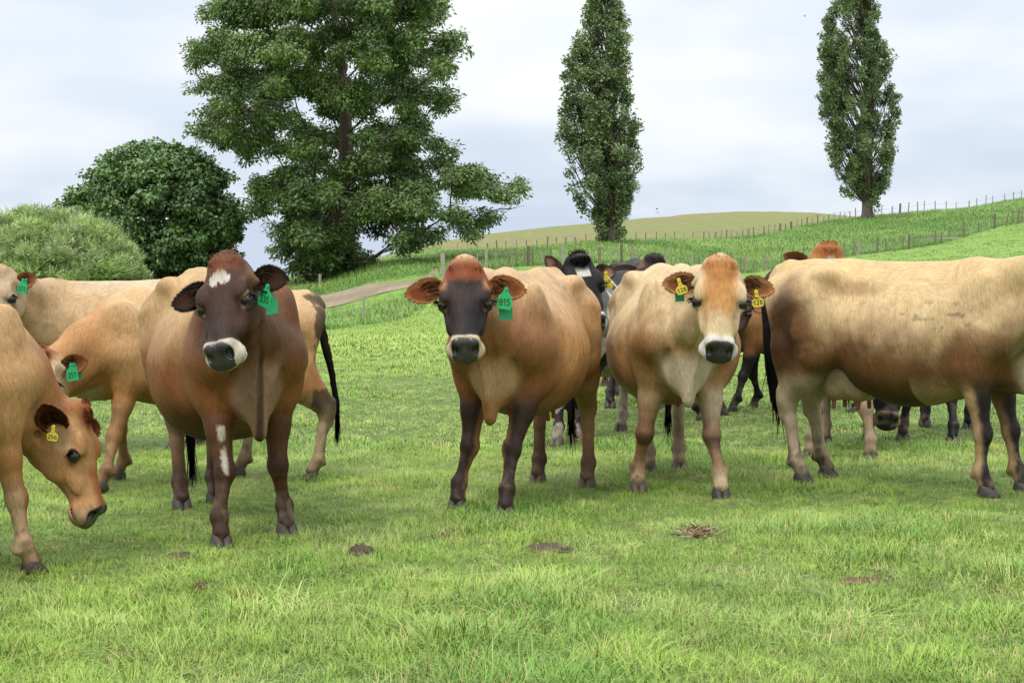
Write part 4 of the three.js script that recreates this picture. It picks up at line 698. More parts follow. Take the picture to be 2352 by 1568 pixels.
    const tg = new THREE.CapsuleGeometry(0.0125, 0.042, 4, 10); tg.setAttribute('color', new THREE.BufferAttribute(new Float32Array(tg.attributes.position.count * 3).map((_, i) => (s.teat || rgb(168, 92, 66))[i % 3]), 3));
    for (const [a, e] of [[-0.08, -1], [-0.08, 1], [0.07, -1], [0.07, 1]]) { const t = part('teat', tg, udderMat, um); t.position.set(u.x + a, u.y - u.r[1] * 0.6 - 0.075, e * 0.066); t.rotation.x = -e * 0.12; }
  }
  // tail
  {
    let pts; if (s.tail) pts = [V(-0.76, 1.16, 0), ...s.tail.map((q) => loc(Wp(q)))]; else pts = [V(-0.76, 1.16, 0), V(-0.85, 1.08, 0), V(-0.87, 0.9, 0.01), V(-0.86, 0.68, 0.02), V(-0.85, 0.50, 0.01), V(-0.85, 0.36, 0)];
    const cv = new THREE.CatmullRomCurve3(pts), n = 30, tr = 9, tp = [], tc = [], ti = [], fr = cv.computeFrenetFrames(n);
    for (let i = 0; i <= n; i++) { const t = i / n, c = cv.getPointAt(t), r = 0.034 * (1 - t) ** 1.2 + 0.013 + 0.012 * (s.switchFat || 0.8) * sst((s.switchFrom || 0.6) - 0.05, (s.switchFrom || 0.6) + 0.25, t) * sst(1.0, 0.93, t); for (let j = 0; j <= tr; j++) { const a = j / tr * 6.2832, rr = r * (1 + (s.muddy ? 0.5 * (vnoise(t * 40, a * 2, 3) - 0.4) : 0.1 * vnoise(t * 20, a, 1))), q = c.clone().addScaledVector(fr.normals[i], Math.cos(a) * rr).addScaledVector(fr.binormals[i], Math.sin(a) * rr); tp.push(q.x, q.y, q.z); tc.push(...mixc(s.tailCol || rgb(150, 100, 60), s.switchCol || rgb(34, 28, 26), sst((s.tailDark || 0.35) - 0.2, (s.tailDark || 0.35) + 0.15, t + 0.2 * (vnoise(t * 20, a, 7) - 0.5)))); if (i && j) { const k = i * (tr + 1) + j; ti.push(k, k - 1, k - tr - 2, k, k - tr - 2, k - tr - 1); } } }
    const tg = new THREE.BufferGeometry(); tg.setAttribute('position', new THREE.BufferAttribute(new Float32Array(tp), 3)); tg.setAttribute('color', new THREE.BufferAttribute(new Float32Array(tc), 3)); tg.setAttribute('uv', new THREE.BufferAttribute(new Float32Array(tp.length / 3 * 2), 2)); tg.setIndex(ti); tg.computeVertexNormals();
    const tm = part('tail', tg, hairMat, g), h = new Hair(), sw = s.switchCol || rgb(34, 28, 26), t0 = s.switchFrom || 0.6;
    for (let i = 0; i < (s.far ? 120 : 520); i++) { const k = s.switchFat || 1, t = lerp(t0, 0.99, R()), c = cv.getPointAt(t), tan = cv.getTangentAt(t); h.strand(c.add(V(R() - 0.5, R() - 0.5, R() - 0.5).multiplyScalar(0.03 * k)), tan.add(V(R() - 0.5, R() - 0.5, R() - 0.5).multiplyScalar(0.35 * k)), 0.10 + 0.12 * R(), 0.006, sw, mixc(sw, [0.1, 0.07, 0.05], R() * 0.3), V(0, -0.35, 0), R); }
    part('tail_switch', h.geometry(), hairMat, tm).userData.kind = 'stuff';
  }
  return g;
}
// ---------------------------------------------------------------- the herd: coats
const K = {};   // base colours
const legZ = (f, e, y) => { const kz = lerp(e * 0.15, f.z, 0.52) - e * 0.012; return y > 0.33 ? lerp(kz, e * 0.15, clamp((y - 0.33) / 0.37)) : lerp(f.z, kz, clamp((y - 0.1) / 0.23)); };
const legX = (f, y) => { const kx = lerp(0.48, f.x, 0.52) + 0.025; return y > 0.33 ? lerp(kx, 0.48, clamp((y - 0.33) / 0.37)) : lerp(f.x, kx, clamp((y - 0.1) / 0.23)); };
const legM = (y, z) => sst(0.66, 0.54, y) * Math.max(sst(0.42, 0.36, y), sst(0.055, 0.10, Math.abs(z)));
const near = (x, y, z, c, r) => Math.hypot(x - c[0], y - c[1], z - c[2]) / r;
const fore = (x) => sst(0.16, 0.30, x), hind = (x) => 1 - sst(-0.4, -0.2, x);
// cow with the tag 335: dark brown, pale upper flanks
{
  const dk = rgb(112, 68, 42), rich = rgb(158, 104, 62), palf = rgb(218, 180, 130), blk = rgb(58, 36, 28), cream = rgb(228, 216, 196), grey = rgb(160, 128, 102);
  makeCow({
    seed: 335, S: 1.0, label: 'dark brown cow with white star on forehead and green tag 335 facing the camera',
    feet: { FR: [505, 1255], FL: [655, 1228], HR: [415, 1168], HL: [492, 1155] }, poll: [517, 611, 8.66], muzzle: [488, 824, 8.36], face: [-0.36, 1], headScale: 0.935, belly: 1.05, drop: 0.085, brisket: [0.75, 0.53],
    knee: { FR: [0, -0.02], FL: [0, 0.01] },
    col: (x, y, z, n, m, ny, L) => {
      let c = mixc(rich, palf, sst(0.74, 1.04, y + 0.16 * (n - 0.5)) * (1 - sst(0.3, 0.5, x)));
      c = mixc(c, rgb(138, 90, 58), sst(0.3, 0.55, x) * sst(0.7, 1, y));
      c = mixc(c, rgb(104, 72, 44), sst(0.52, 0.72, x) * sst(0.78, 0.95, y) * 0.85);
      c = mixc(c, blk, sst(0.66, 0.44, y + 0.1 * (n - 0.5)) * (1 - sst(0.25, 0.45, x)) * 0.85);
      c = mixc(c, grey, sst(0.60, 0.70, x) * sst(0.92, 0.76, y) * sst(0.15, 0.08, Math.abs(z)));
      c = mixc(c, blk, sst(0.60, 0.70, x) * sst(0.96, 0.86, y) * sst(0.022, 0.008, Math.abs(z - 0.01)) * 0.8);
      const leg = legM(y, z);
      c = mixc(c, mixc(rgb(102, 68, 40), rgb(76, 52, 36), sst(0.4, 0.1, y)), leg * fore(x)); c = mixc(c, mixc(rgb(150, 118, 88), rgb(84, 58, 44), sst(0.34, 0.15, y)), leg * hind(x));
      c = mixc(c, blk, fore(x) * sst(0.09, 0.03, Math.abs(y - 0.34)) * 0.6);
      if (z > 0 && x > 0.3) { const f = (yy, h, w, o) => sst(1.2, 0.85, Math.hypot((y - yy) / h, (z - legZ(L.FR, 1, y) + o) / w) + 0.6 * (m - 0.5) + 0.5 * (vnoise(y * 70, z * 190, 2) - 0.5)); c = mixc(c, cream, Math.max(f(0.515, 0.035, 0.018, 0.002), f(0.385, 0.062, 0.014, 0.012), f(0.45, 0.045, 0.003, 0.008)) * sst(0.45, 0.5, x)); }
      return c;
    },
    head: (s, t, w, n, m, ws) => {
      let c = mixc(rgb(68, 45, 32), rgb(92, 60, 40), sst(0.2, -0.02, s) + (n - 0.5)); c = mixc(c, rgb(150, 110, 74), sst(0.10, 0.13, w + (m - 0.5) * 0.02) * sst(0.14, 0.04, s) * 0.7);
      c = mixc(c, rgb(112, 78, 54), sst(-0.10, -0.19, t) * sst(0.42, 0.3, s));
      c = mixc(c, rgb(236, 228, 214), sst(1.1, 0.85, Math.hypot((s - 0.094) / 0.040, (ws - 0.005) / 0.055) + 0.3 * (m - 0.5) + 0.55 * (vnoise(s * 60, ws * 190, 2) - 0.5) + (s > 0.115 ? 0.5 * sst(0.02, 0, Math.abs(ws)) : 0)));
      c = mixc(c, rgb(196, 168, 130), sst(1.5, 1.2, Math.hypot((s - 0.203) / 0.036, (t + 0.03) / 0.026)) * 0.55 * sst(0.09, 0.11, w));
      c = mixc(c, rgb(60, 42, 36), sst(0.33, 0.38, s) * 0.5);
      const ed = 0.428 - 0.045 * sst(0.05, 0.1, w) + 0.012 * (m - 0.5) - 0.03 * sst(-0.08, -0.14, t); c = mixc(c, rgb(232, 222, 204), sst(ed - 0.006, ed + 0.008, s));
      return c;
    },
    nose: rgb(74, 70, 74), earIn: rgb(58, 38, 26), earEdge: rgb(30, 24, 22), earOut: rgb(34, 27, 24),
    ears: { R: { out: [0.06, -0.12], n: [0.1, 1], len: 0.21, wid: 0.155, cup: 0.03 }, L: { out: [-0.12, -0.6], n: [0.12, 0.8, 0.9], len: 0.165, wid: 0.145 } },
    tags: { L: [{ kind: 'green', text: '335', at: [0.42, -0.25], roll: -0.3, face: [-0.55, 1], out: 0.03 }, { kind: 'green', text: '', at: [0.5, -0.3], roll: 0.08, face: [0.8, 0.8], out: -0.02 }] },
    peak: 0.02, peakR: 0.045, tuft: { c: rgb(142, 80, 44), c2: rgb(128, 72, 40), len: 0.032, w: 0.075, shift: -0.005, n: 600 }, hoofTurn: 0, tailCol: rgb(60, 40, 30), udderAt: { y: 0.62 }, tail: [[470, 720, 10.75], [440, 860, 10.7], [436, 980, 10.6], [440, 1060, 10.6]], teat: rgb(70, 38, 28), udderCol: rgb(110, 70, 52),
  });
}
// cow with the tag 615: black face, red poll, tan body
{
  const back = rgb(234, 194, 146), mid = rgb(208, 154, 100), low = rgb(164, 106, 62), blk = rgb(44, 34, 32), pale = rgb(204, 166, 122), sho = rgb(150, 96, 58);
  makeCow({
    seed: 615, label: 'tan cow with black face, red-brown poll and green tag 615 in the middle',
    feet: { FR: [1053, 1170], FL: [1163, 1187], HR: [1237, 1108], HL: [1350, 1118] }, poll: [1068, 619, 9.47], muzzle: [1068, 812, 9.18], face: [0.0, 1], turn: 0.075, headScale: 0.905, belly: 1.0, drop: 0.04,
    knee: { FR: [0, -0.01], FL: [0, 0.02] }, brisket: [0.76, 0.525],
    col: (x, y, z, n, m, ny, L) => {
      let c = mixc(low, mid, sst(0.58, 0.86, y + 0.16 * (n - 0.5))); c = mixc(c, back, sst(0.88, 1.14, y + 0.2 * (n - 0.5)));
      c = mixc(c, sho, sst(0.34, 0.6, x) * sst(1.2, 1.0, y) * 0.75);
      c = mixc(c, rgb(150, 128, 92), sst(0.5, 0.72, n) * sst(0.7, 0.85, y) * sst(0.2, -0.1, x) * 0.6);
      c = mixc(c, pale, sst(0.60, 0.70, x) * sst(0.88, 0.72, y) * sst(0.17, 0.1, Math.abs(z)));
      c = mixc(c, rgb(168, 118, 66), sst(0.62, 0.72, x) * sst(0.66, 0.58, y) * 0.8);
      const leg = legM(y, z);
      const f = z > 0 ? L.FR : L.FL, e = z > 0 ? 1 : -1, side = (z - legZ(f, e, y)) * 1, front = sst(-0.02, 0.02, (x - legX(f, y)) + e * side * 0.8 + (m - 0.5) * 0.02);
      if (x > 0.2) c = mixc(c, mixc(rgb(176, 128, 84), blk, Math.max(front, sst(0.12, 0.06, y)) * 0.95), leg * fore(x));
      c = mixc(c, mixc(rgb(184, 142, 98), rgb(120, 90, 66), sst(0.3, 0.1, y)), leg * hind(x));
      if (z > 0) c = mixc(c, rgb(84, 62, 46), leg * hind(x) * sst(0.5, 0.25, y) * 0.6);
      return c;
    },
    head: (s, t, w, n, m, ws) => {
      let c = mixc(rgb(40, 32, 34), rgb(62, 46, 42), sst(0.45, 0.7, n));
      c = mixc(c, rgb(178, 122, 76), sst(0.085, 0.115, w + 0.02 * (m - 0.5)) * sst(0.17, 0.12, s));
      c = mixc(c, rgb(158, 80, 42), sst(0.135, 0.05, s + w * 0.30 + 0.05 * (m - 0.5)));
      c = mixc(c, rgb(164, 116, 76), sst(-0.09, -0.16, t) * sst(0.42, 0.36, s));
      c = mixc(c, rgb(150, 116, 84), sst(1.55, 1.2, Math.hypot((s - 0.203) / 0.036, (t + 0.03) / 0.026)) * 0.45 * sst(0.085, 0.11, w));
      const ed = 0.418 - 0.03 * sst(0.05, 0.1, w) + 0.008 * (m - 0.5) - 0.03 * sst(-0.08, -0.14, t); c = mixc(c, rgb(224, 204, 172), sst(ed - 0.006, ed + 0.006, s));
      return c;
    },
    nose: rgb(86, 74, 74), noseLow: -0.118, noseEdge: 0.432, earIn: rgb(104, 58, 32), earEdge: rgb(158, 100, 60), earOut: rgb(124, 80, 50),
    ear: { out: [0.12, -0.18], n: [0.05, 1, 0.12], len: 0.207, wid: 0.16 },
    tags: { L: [{ kind: 'green', text: '615', at: [0.46, -0.1], roll: -0.12, out: 0.05, s: 1.05 }, { kind: 'green', text: '', at: [0.5, -0.2], roll: 0.06, out: -0.03 }] },
    peak: 0.025, peakR: 0.05, tuft: { c: rgb(160, 84, 46), c2: rgb(148, 76, 42), len: 0.034, w: 0.085, n: 600 }, tailCol: rgb(150, 100, 60), hoofPale: [2, 3], tail: [[1300, 680, 12.1], [1308, 800, 12.1], [1312, 900, 12.1], [1312, 980, 12.1]], teat: rgb(176, 84, 52), udderCol: rgb(190, 150, 120), udderAt: { x: -0.33, y: 0.58 },
  });
}
// cow with two tags 128: cream body, orange forehead
{
  const cream = rgb(236, 208, 160), tan = rgb(198, 150, 102), pale = rgb(236, 218, 186), brown = rgb(140, 100, 66), dk = rgb(96, 72, 54);
  makeCow({
    seed: 128, S: 1.02, label: 'cream cow with orange forehead, white muzzle and a yellow tag 128 in each ear',
    feet: { FR: [1465, 1130], FL: [1655, 1143], HR: [1492, 11.75, 1], HL: [1562, 11.95, 1] }, poll: [1655, 612, 10.12], muzzle: [1656, 818, 9.84], face: [0.0, 1], headScale: 0.96, belly: 1.04, drop: 0.04, turn: 0.05,
    knee: { FR: [0, 0.02], FL: [0, 0.01] }, brisket: [0.75, 0.555], hock: 0,
    col: (x, y, z, n, m, ny, L) => {
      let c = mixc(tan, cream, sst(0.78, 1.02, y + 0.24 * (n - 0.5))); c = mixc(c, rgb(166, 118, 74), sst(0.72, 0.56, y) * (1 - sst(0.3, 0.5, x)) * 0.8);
      c = mixc(c, cream, sst(0.5, 0.68, x) * sst(0.8, 1, y));
      c = mixc(c, rgb(172, 128, 82), sst(1.3, 0.5, near(x, y, Math.abs(z), [0.64, 0.84, 0.18], 0.16) + (n - 0.5)) * 0.85);
      c = mixc(c, pale, sst(0.58, 0.68, x) * sst(0.84, 0.74, y) * sst(0.2, 0.12, Math.abs(z)));
      const leg = legM(y, z), f = z > 0 ? L.FR : L.FL;
      if (x > 0.2) { c = mixc(c, mixc(pale, rgb(196, 152, 106), z > 0 ? 0.75 : 0.25), leg); c = mixc(c, brown, leg * sst(0.5, 0.38, y) * sst(0.12, 0.2, y) * 0.8 * sst(-0.03, 0.02, x - legX(f, y))); c = mixc(c, dk, sst(0.05, 0.02, Math.abs(y - 0.31)) * sst(0, 0.025, x - legX(f, y)) * 0.8); c = mixc(c, rgb(222, 196, 156), sst(0.13, 0.09, y)); }
      else c = mixc(c, mixc(rgb(206, 184, 150), rgb(150, 126, 100), sst(0.35, 0.1, y) * 0.6 + 0.6 * sst(0.55, 0.75, n)), leg);
      c = mixc(c, rgb(120, 104, 80), sst(0.62, 0.74, fbm(x * 14, y * 14, z * 14, 2)) * sst(-0.25, -0.45, x) * 0.5);
      return c;
    },
    head: (s, t, w, n, m, ws) => {
      let c = mixc(rgb(232, 208, 162), rgb(240, 222, 190), sst(0.4, 0.7, n));
      c = mixc(c, rgb(222, 158, 90), sst(0.132, 0.055, w + (s > 0.2 ? (s - 0.2) * 0.25 : 0) + 0.022 * (n - 0.5)) * sst(0.34, 0.22, s + 0.1 * (m - 0.5)) * 0.95);
      c = mixc(c, rgb(206, 140, 80), sst(0.08, 0.02, s) * sst(0.09, 0.07, w) * 0.7);
      c = mixc(c, rgb(206, 156, 98), sst(0.02, 0.008, Math.abs(w - 0.078)) * sst(0.24, 0.28, s) * sst(0.38, 0.33, s) * 0.6);
      const ed = 0.420 - 0.02 * sst(0.05, 0.1, w) + 0.008 * (m - 0.5); c = mixc(c, rgb(244, 238, 228), sst(ed - 0.012, ed + 0.012, s));
      return c;
    },
    nose: rgb(66, 58, 62), noseEdge: 0.446, earIn: rgb(116, 72, 44), earEdge: rgb(176, 126, 80), earOut: rgb(176, 130, 84),
    ear: { out: [0.06, -0.2], n: [0.1, 1, 0.15], len: 0.178, wid: 0.13 },
    ears: { L: { out: [0.06, -0.2] }, R: { out: [0.0, -0.2] } },
    tags: { R: [{ kind: 'yellow', text: '128', at: [0.5, -0.02], roll: 0.30, out: 0.05 }, { kind: 'green', text: '', at: [0.55, 0.0], roll: 0.1, out: -0.05, s: 0.7 }], L: [{ kind: 'yellow', text: '128', at: [0.42, -0.2], roll: 0.16, out: 0.026, s: 1.05 }] },
    peak: 0.045, tuft: { c: rgb(214, 150, 88), c2: rgb(196, 132, 74), len: 0.026, w: 0.075, down: 1.5, n: 700, shift: 0.0 }, tailCol: rgb(200, 160, 110), tail: [[1530, 700, 12.9], [1530, 820, 12.9], [1535, 900, 12.9], [1535, 960, 12.9]], teat: rgb(170, 70, 50), udderCol: rgb(206, 160, 130), hoofPale: [1, 2, 3],
  });
}
// big cow side on at the right
{
  const back = rgb(236, 204, 150), flank = rgb(232, 202, 152), br = rgb(132, 94, 60), dk = rgb(80, 54, 35), pale = rgb(226, 206, 172), blk = rgb(46, 38, 38);
  makeCow({
    seed: 44, S: 1.045, label: 'large cream and brown cow standing side on at the right edge',
    feet: { FR: [2258, 1142], FL: [2340, 1132], HR: [1835, 1110], HL: [1892, 1097] }, poll: [2560, 560, 10.0], muzzle: [2640, 740, 9.8], face: [0.8, 0.6], belly: 1.08, drop: 0.05, turn: 0.03, mid: -0.02,
    col: (x, y, z, n, m, ny, L) => {
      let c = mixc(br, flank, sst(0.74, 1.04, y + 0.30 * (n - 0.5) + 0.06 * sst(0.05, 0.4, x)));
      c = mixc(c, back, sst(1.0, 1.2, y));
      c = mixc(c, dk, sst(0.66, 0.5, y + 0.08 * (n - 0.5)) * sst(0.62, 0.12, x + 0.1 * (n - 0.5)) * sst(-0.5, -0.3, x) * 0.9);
      c = mixc(c, mixc(br, dk, sst(0.45, 0.6, n)), sst(1.15, 0.55, Math.hypot((x + 0.58) / 0.2, (y - 0.88) / 0.28) + 0.5 * (n - 0.5)) * 0.95);
      c = mixc(c, rgb(150, 104, 66), sst(1.1, 0.5, Math.hypot((x - 0.56) / 0.16, (y - 0.80) / 0.14) + 0.9 * (n - 0.5)) * 0.6);
      c = mixc(c, rgb(170, 130, 86), sst(1.2, 0.4, Math.hypot((x + 0.2) / 0.2, (y - 1.09) / 0.05)) * 0.55);
      c = mixc(c, rgb(110, 92, 72), sst(0.62, 0.7, fbm(x * 22, y * 34, z * 22, 3)) * sst(0.3, 0.15, Math.abs(x - 0.35)) * sst(0.12, 0.05, Math.abs(y - 0.95)) * 0.6);
      c = mixc(c, pale, sst(0.66, 0.74, x) * sst(0.86, 0.7, y));
      const leg = legM(y, z);
      if (x > 0.2) { const f = z > 0 ? L.FR : L.FL, fr = sst(-0.012, 0.02, x - legX(f, y) - 0.004 + (m - 0.5) * 0.02); c = mixc(c, mixc(rgb(198, 166, 124), blk, fr), leg); }
      else if (x < -0.25) { c = mixc(c, mixc(pale, rgb(196, 176, 146), n), leg * sst(0.72, 0.62, y + (x + 0.6) * 0.1)); c = mixc(c, rgb(70, 58, 50), sst(0.62, 0.72, fbm(x * 20, y * 14, z * 20, 2)) * sst(0.4, 0.1, y) * 0.7 + sst(0.14, 0.08, y) * 0.5); }
      return c;
    },
    head: (s, t, w, n, m) => mixc(rgb(180, 130, 84), rgb(226, 206, 176), sst(0.38, 0.42, s)), earIn: rgb(90, 60, 40), far: true,
    udderAt: { x: -0.30, y: 0.605, r: [0.17, 0.14, 0.15] }, udderCol: rgb(222, 196, 164), teat: rgb(176, 110, 80),
    tail: [[1768, 650, 11.72], [1762, 700, 11.68], [1768, 790, 11.6], [1778, 870, 11.6], [1786, 945, 11.6]], tailCol: rgb(96, 80, 64), tailDark: 0.0, switchCol: rgb(22, 19, 19), switchFrom: 0.5, switchFat: 1.6,
  });
}
// grazing cow at the left edge, tag 256
{
  const tan = rgb(218, 168, 114), neck = rgb(186, 130, 82), pale = rgb(206, 176, 138);
  makeCow({
    seed: 256, S: 0.96, elbow: 0.04, label: 'orange-tan cow grazing at the left edge with its head lowered and a yellow tag 256',
    feet: { FR: [62, 1322], FL: [-52, 8.40, 1], HR: [-541, 7.38, 1], HL: [-627, 7.62, 1] }, poll: [180, 948, 8.34], muzzle: [240, 1172, 8.26], face: [1, 0.12], headScale: 0.97, mid: -0.1, crest: 0.0,
    col: (x, y, z, n, m, ny, L) => {
      let c = mixc(tan, rgb(230, 186, 134), sst(0.7, 1.2, y + 0.2 * (n - 0.5))); c = mixc(c, neck, sst(0.62, 0.8, x) * sst(0.5, 0.7, y)); c = mixc(c, rgb(196, 140, 84), sst(0.7, 0.5, y));
      const leg = sst(0.5, 0.3, y); if (x > 0.1 && x < 0.75) { c = mixc(c, pale, leg * 0.85); c = mixc(c, rgb(160, 100, 56), leg * sst(0.0, 0.03, x - legX(L.FR, y) - 0.012)); c = mixc(c, rgb(150, 122, 98), sst(0.1, 0.04, y) * 0.5); }
      return c;
    },
    head: (s, t, w, n, m) => {
      let c = mixc(rgb(206, 156, 104), rgb(190, 134, 84), sst(0.4, 0.7, n)); c = mixc(c, rgb(170, 96, 46), sst(0.24, 0.3, s) * sst(-0.02, 0.0, t) * 0.7); c = mixc(c, rgb(168, 94, 46), sst(0.04, -0.02, s) * 0.8);
      c = mixc(c, rgb(220, 186, 140), sst(1.4, 0.8, Math.hypot((s - 0.12) / 0.05, (t + 0.06) / 0.05)) * 0.7); c = mixc(c, rgb(214, 180, 146), sst(0.43, 0.47, s) * 0.85); c = mixc(c, rgb(196, 160, 132), sst(-0.12, -0.15, t) * sst(0.38, 0.42, s) * 0.8); return c;
    },
    nose: rgb(44, 38, 40), earIn: rgb(84, 38, 20), earEdge: rgb(110, 52, 28), earOut: rgb(104, 48, 26),
    ears: { R: { out: [-0.8, 0.06, 0.75], n: [0.6, 0.0, 1.0], len: 0.175, wid: 0.14 }, L: { out: [-0.1, 0.3], n: [0.1, 1] } },
    tags: { R: [{ kind: 'yellow', text: '256', at: [0.35, 0.0], face: [0, 1], roll: -0.12, out: 0.04, s: 0.85 }] },
    tuft: { c: rgb(150, 80, 40), c2: rgb(130, 66, 34), len: 0.03, w: 0.06, n: 700 }, udder: 0,
  });
}
// cow with tag 251 standing behind, dirty rump and tail
{
  const tan = rgb(228, 182, 128), hi = rgb(238, 200, 150), lo = rgb(202, 146, 92), pale = rgb(216, 190, 152), mud = rgb(70, 62, 46);
  makeCow({
    seed: 251, S: 0.905, label: 'light tan cow behind the dark brown one, with muddy rump and green tag 251',
    feet: { FL: [240, 1128], FR: [280, 1100], HL: [724, 1103], HR: [556, 1096] }, poll: [86, 818, 10.75], muzzle: [62, 1010, 10.5], face: [-0.30, 0.9], headScale: 1.05, belly: 1.05, mid: -0.06, turn: 0.0,
    col: (x, y, z, n, m, ny, L) => {
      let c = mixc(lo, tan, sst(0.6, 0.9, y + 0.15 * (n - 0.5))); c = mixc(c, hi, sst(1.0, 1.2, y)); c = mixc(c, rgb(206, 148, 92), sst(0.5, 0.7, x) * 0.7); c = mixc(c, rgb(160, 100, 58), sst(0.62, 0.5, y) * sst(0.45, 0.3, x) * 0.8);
      c = mixc(c, rgb(214, 192, 156), sst(0.6, 0.7, x) * sst(0.84, 0.7, y) * sst(0.16, 0.1, Math.abs(z)));
      const leg = sst(0.62, 0.45, y); c = mixc(c, x > 0 ? rgb(198, 150, 106) : pale, leg); c = mixc(c, rgb(146, 116, 92), sst(0.3, 0.05, y) * 0.6);
      if (x < 0) { const q = fbm(x * 10, y * 6, z * 10, 4); c = mixc(c, mud, sst(0.50, 0.60, q + 0.30 * sst(-0.60, -0.78, x) - 0.12) * sst(-0.50, -0.70, x) * sst(0.4, 0.65, y + q * 0.2) * 0.88); c = mixc(c, rgb(96, 84, 70), sst(0.6, 0.68, q) * sst(0.5, 0.2, y) * 0.8); c = mixc(c, rgb(60, 52, 44), sst(0.1, 0.05, y) * 0.8); }
      c = mixc(c, rgb(120, 96, 70), sst(1.1, 0.8, Math.hypot((x - 0.33) / 0.018, (y - 1.08) / 0.04) + (m - 0.5)) * (z < 0 ? 0.7 : 0));
      return c;
    },
    head: (s, t, w, n, m, ws) => {
      let c = mixc(rgb(206, 134, 76), rgb(190, 112, 58), sst(0.4, 0.7, n)); c = mixc(c, rgb(168, 88, 46), sst(0.10, 0.06, s + 0.3 * w + 0.02 * m)); c = mixc(c, rgb(240, 214, 172), sst(0.085, 0.115, w) * sst(0.3, 0.2, s) * 0.95); c = mixc(c, rgb(236, 224, 204), sst(0.40, 0.42, s)); c = mixc(c, rgb(214, 168, 118), sst(-0.1, -0.16, t) * 0.8); return c;
    },
    nose: rgb(60, 54, 56), earIn: rgb(120, 72, 44), earEdge: rgb(150, 96, 60), earOut: rgb(168, 112, 70),
    ears: { L: { out: [-0.25, -0.3], n: [0.35, 0.9, 0.4], len: 0.16, wid: 0.12 } },
    tags: { L: [{ kind: 'green', text: '251', at: [0.42, 0.1], face: [0.1, 1], roll: 0.12, out: 0.03, s: 1.05 }, { kind: 'green', text: '', at: [0.5, 0.1], face: [0.2, 1], roll: 0.2, out: 0.005 }] },
    tuft: { c: rgb(170, 88, 46), c2: rgb(138, 68, 36), len: 0.05, w: 0.085 },
    tail: [[712, 700, 11.72], [728, 722, 11.74], [742, 775, 11.72], [760, 850, 11.7], [772, 930, 11.68], [773, 962, 11.68]], muddy: true, tailCol: rgb(52, 46, 36), tailDark: 0.55, switchCol: rgb(26, 24, 21), switchFrom: 0.72, switchFat: 0.5, udder: 0,
  });
}
// pale cow at the far left, tag 571
{
  const c0 = rgb(220, 186, 140), hi = rgb(236, 214, 178);
  makeCow({
    seed: 571, S: 0.95, cell: 0.016, label: 'pale tan cow behind at the far left, face cut off, with green tag 571',
    feet: { FL: [60, 12.9, 1], FR: [80, 13.3, 1], HL: [400, 13.35, 1], HR: [458, 13.75, 1] }, poll: [-8, 628, 12.55], muzzle: [-28, 800, 12.3], face: [-0.35, 0.9], mid: 0,
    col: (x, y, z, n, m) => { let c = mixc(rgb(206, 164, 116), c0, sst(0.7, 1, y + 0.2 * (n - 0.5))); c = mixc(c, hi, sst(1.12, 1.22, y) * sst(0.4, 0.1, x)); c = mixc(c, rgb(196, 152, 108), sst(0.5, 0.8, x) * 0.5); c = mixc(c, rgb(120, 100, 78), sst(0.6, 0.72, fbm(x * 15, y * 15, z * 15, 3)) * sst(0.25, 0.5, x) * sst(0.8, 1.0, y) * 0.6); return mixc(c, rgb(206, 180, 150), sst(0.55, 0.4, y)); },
    head: (s, t, w, n, m) => { let c = rgb(214, 186, 152); c = mixc(c, rgb(120, 100, 86), sst(0.2, 0.26, s) * sst(-0.14, -0.08, t) * 0.8); c = mixc(c, rgb(240, 224, 200), sst(1.6, 1.1, Math.hypot((s - 0.203) / 0.04, (t + 0.03) / 0.03)) * 0.7); return c; },
    earIn: rgb(120, 74, 44), earEdge: rgb(176, 112, 66), earOut: rgb(176, 112, 66), ears: { L: { out: [-0.2, -0.3], n: [0.25, 0.9, 0.3], len: 0.14, wid: 0.12 } },
    tags: { L: [{ kind: 'green', text: '571', at: [0.4, 0.1], face: [-0.1, 1], roll: -0.12, out: 0.03 }, { kind: 'green', text: '', at: [0.5, 0.1], face: [0.2, 1], roll: -0.3, out: 0 }] },
  });
}
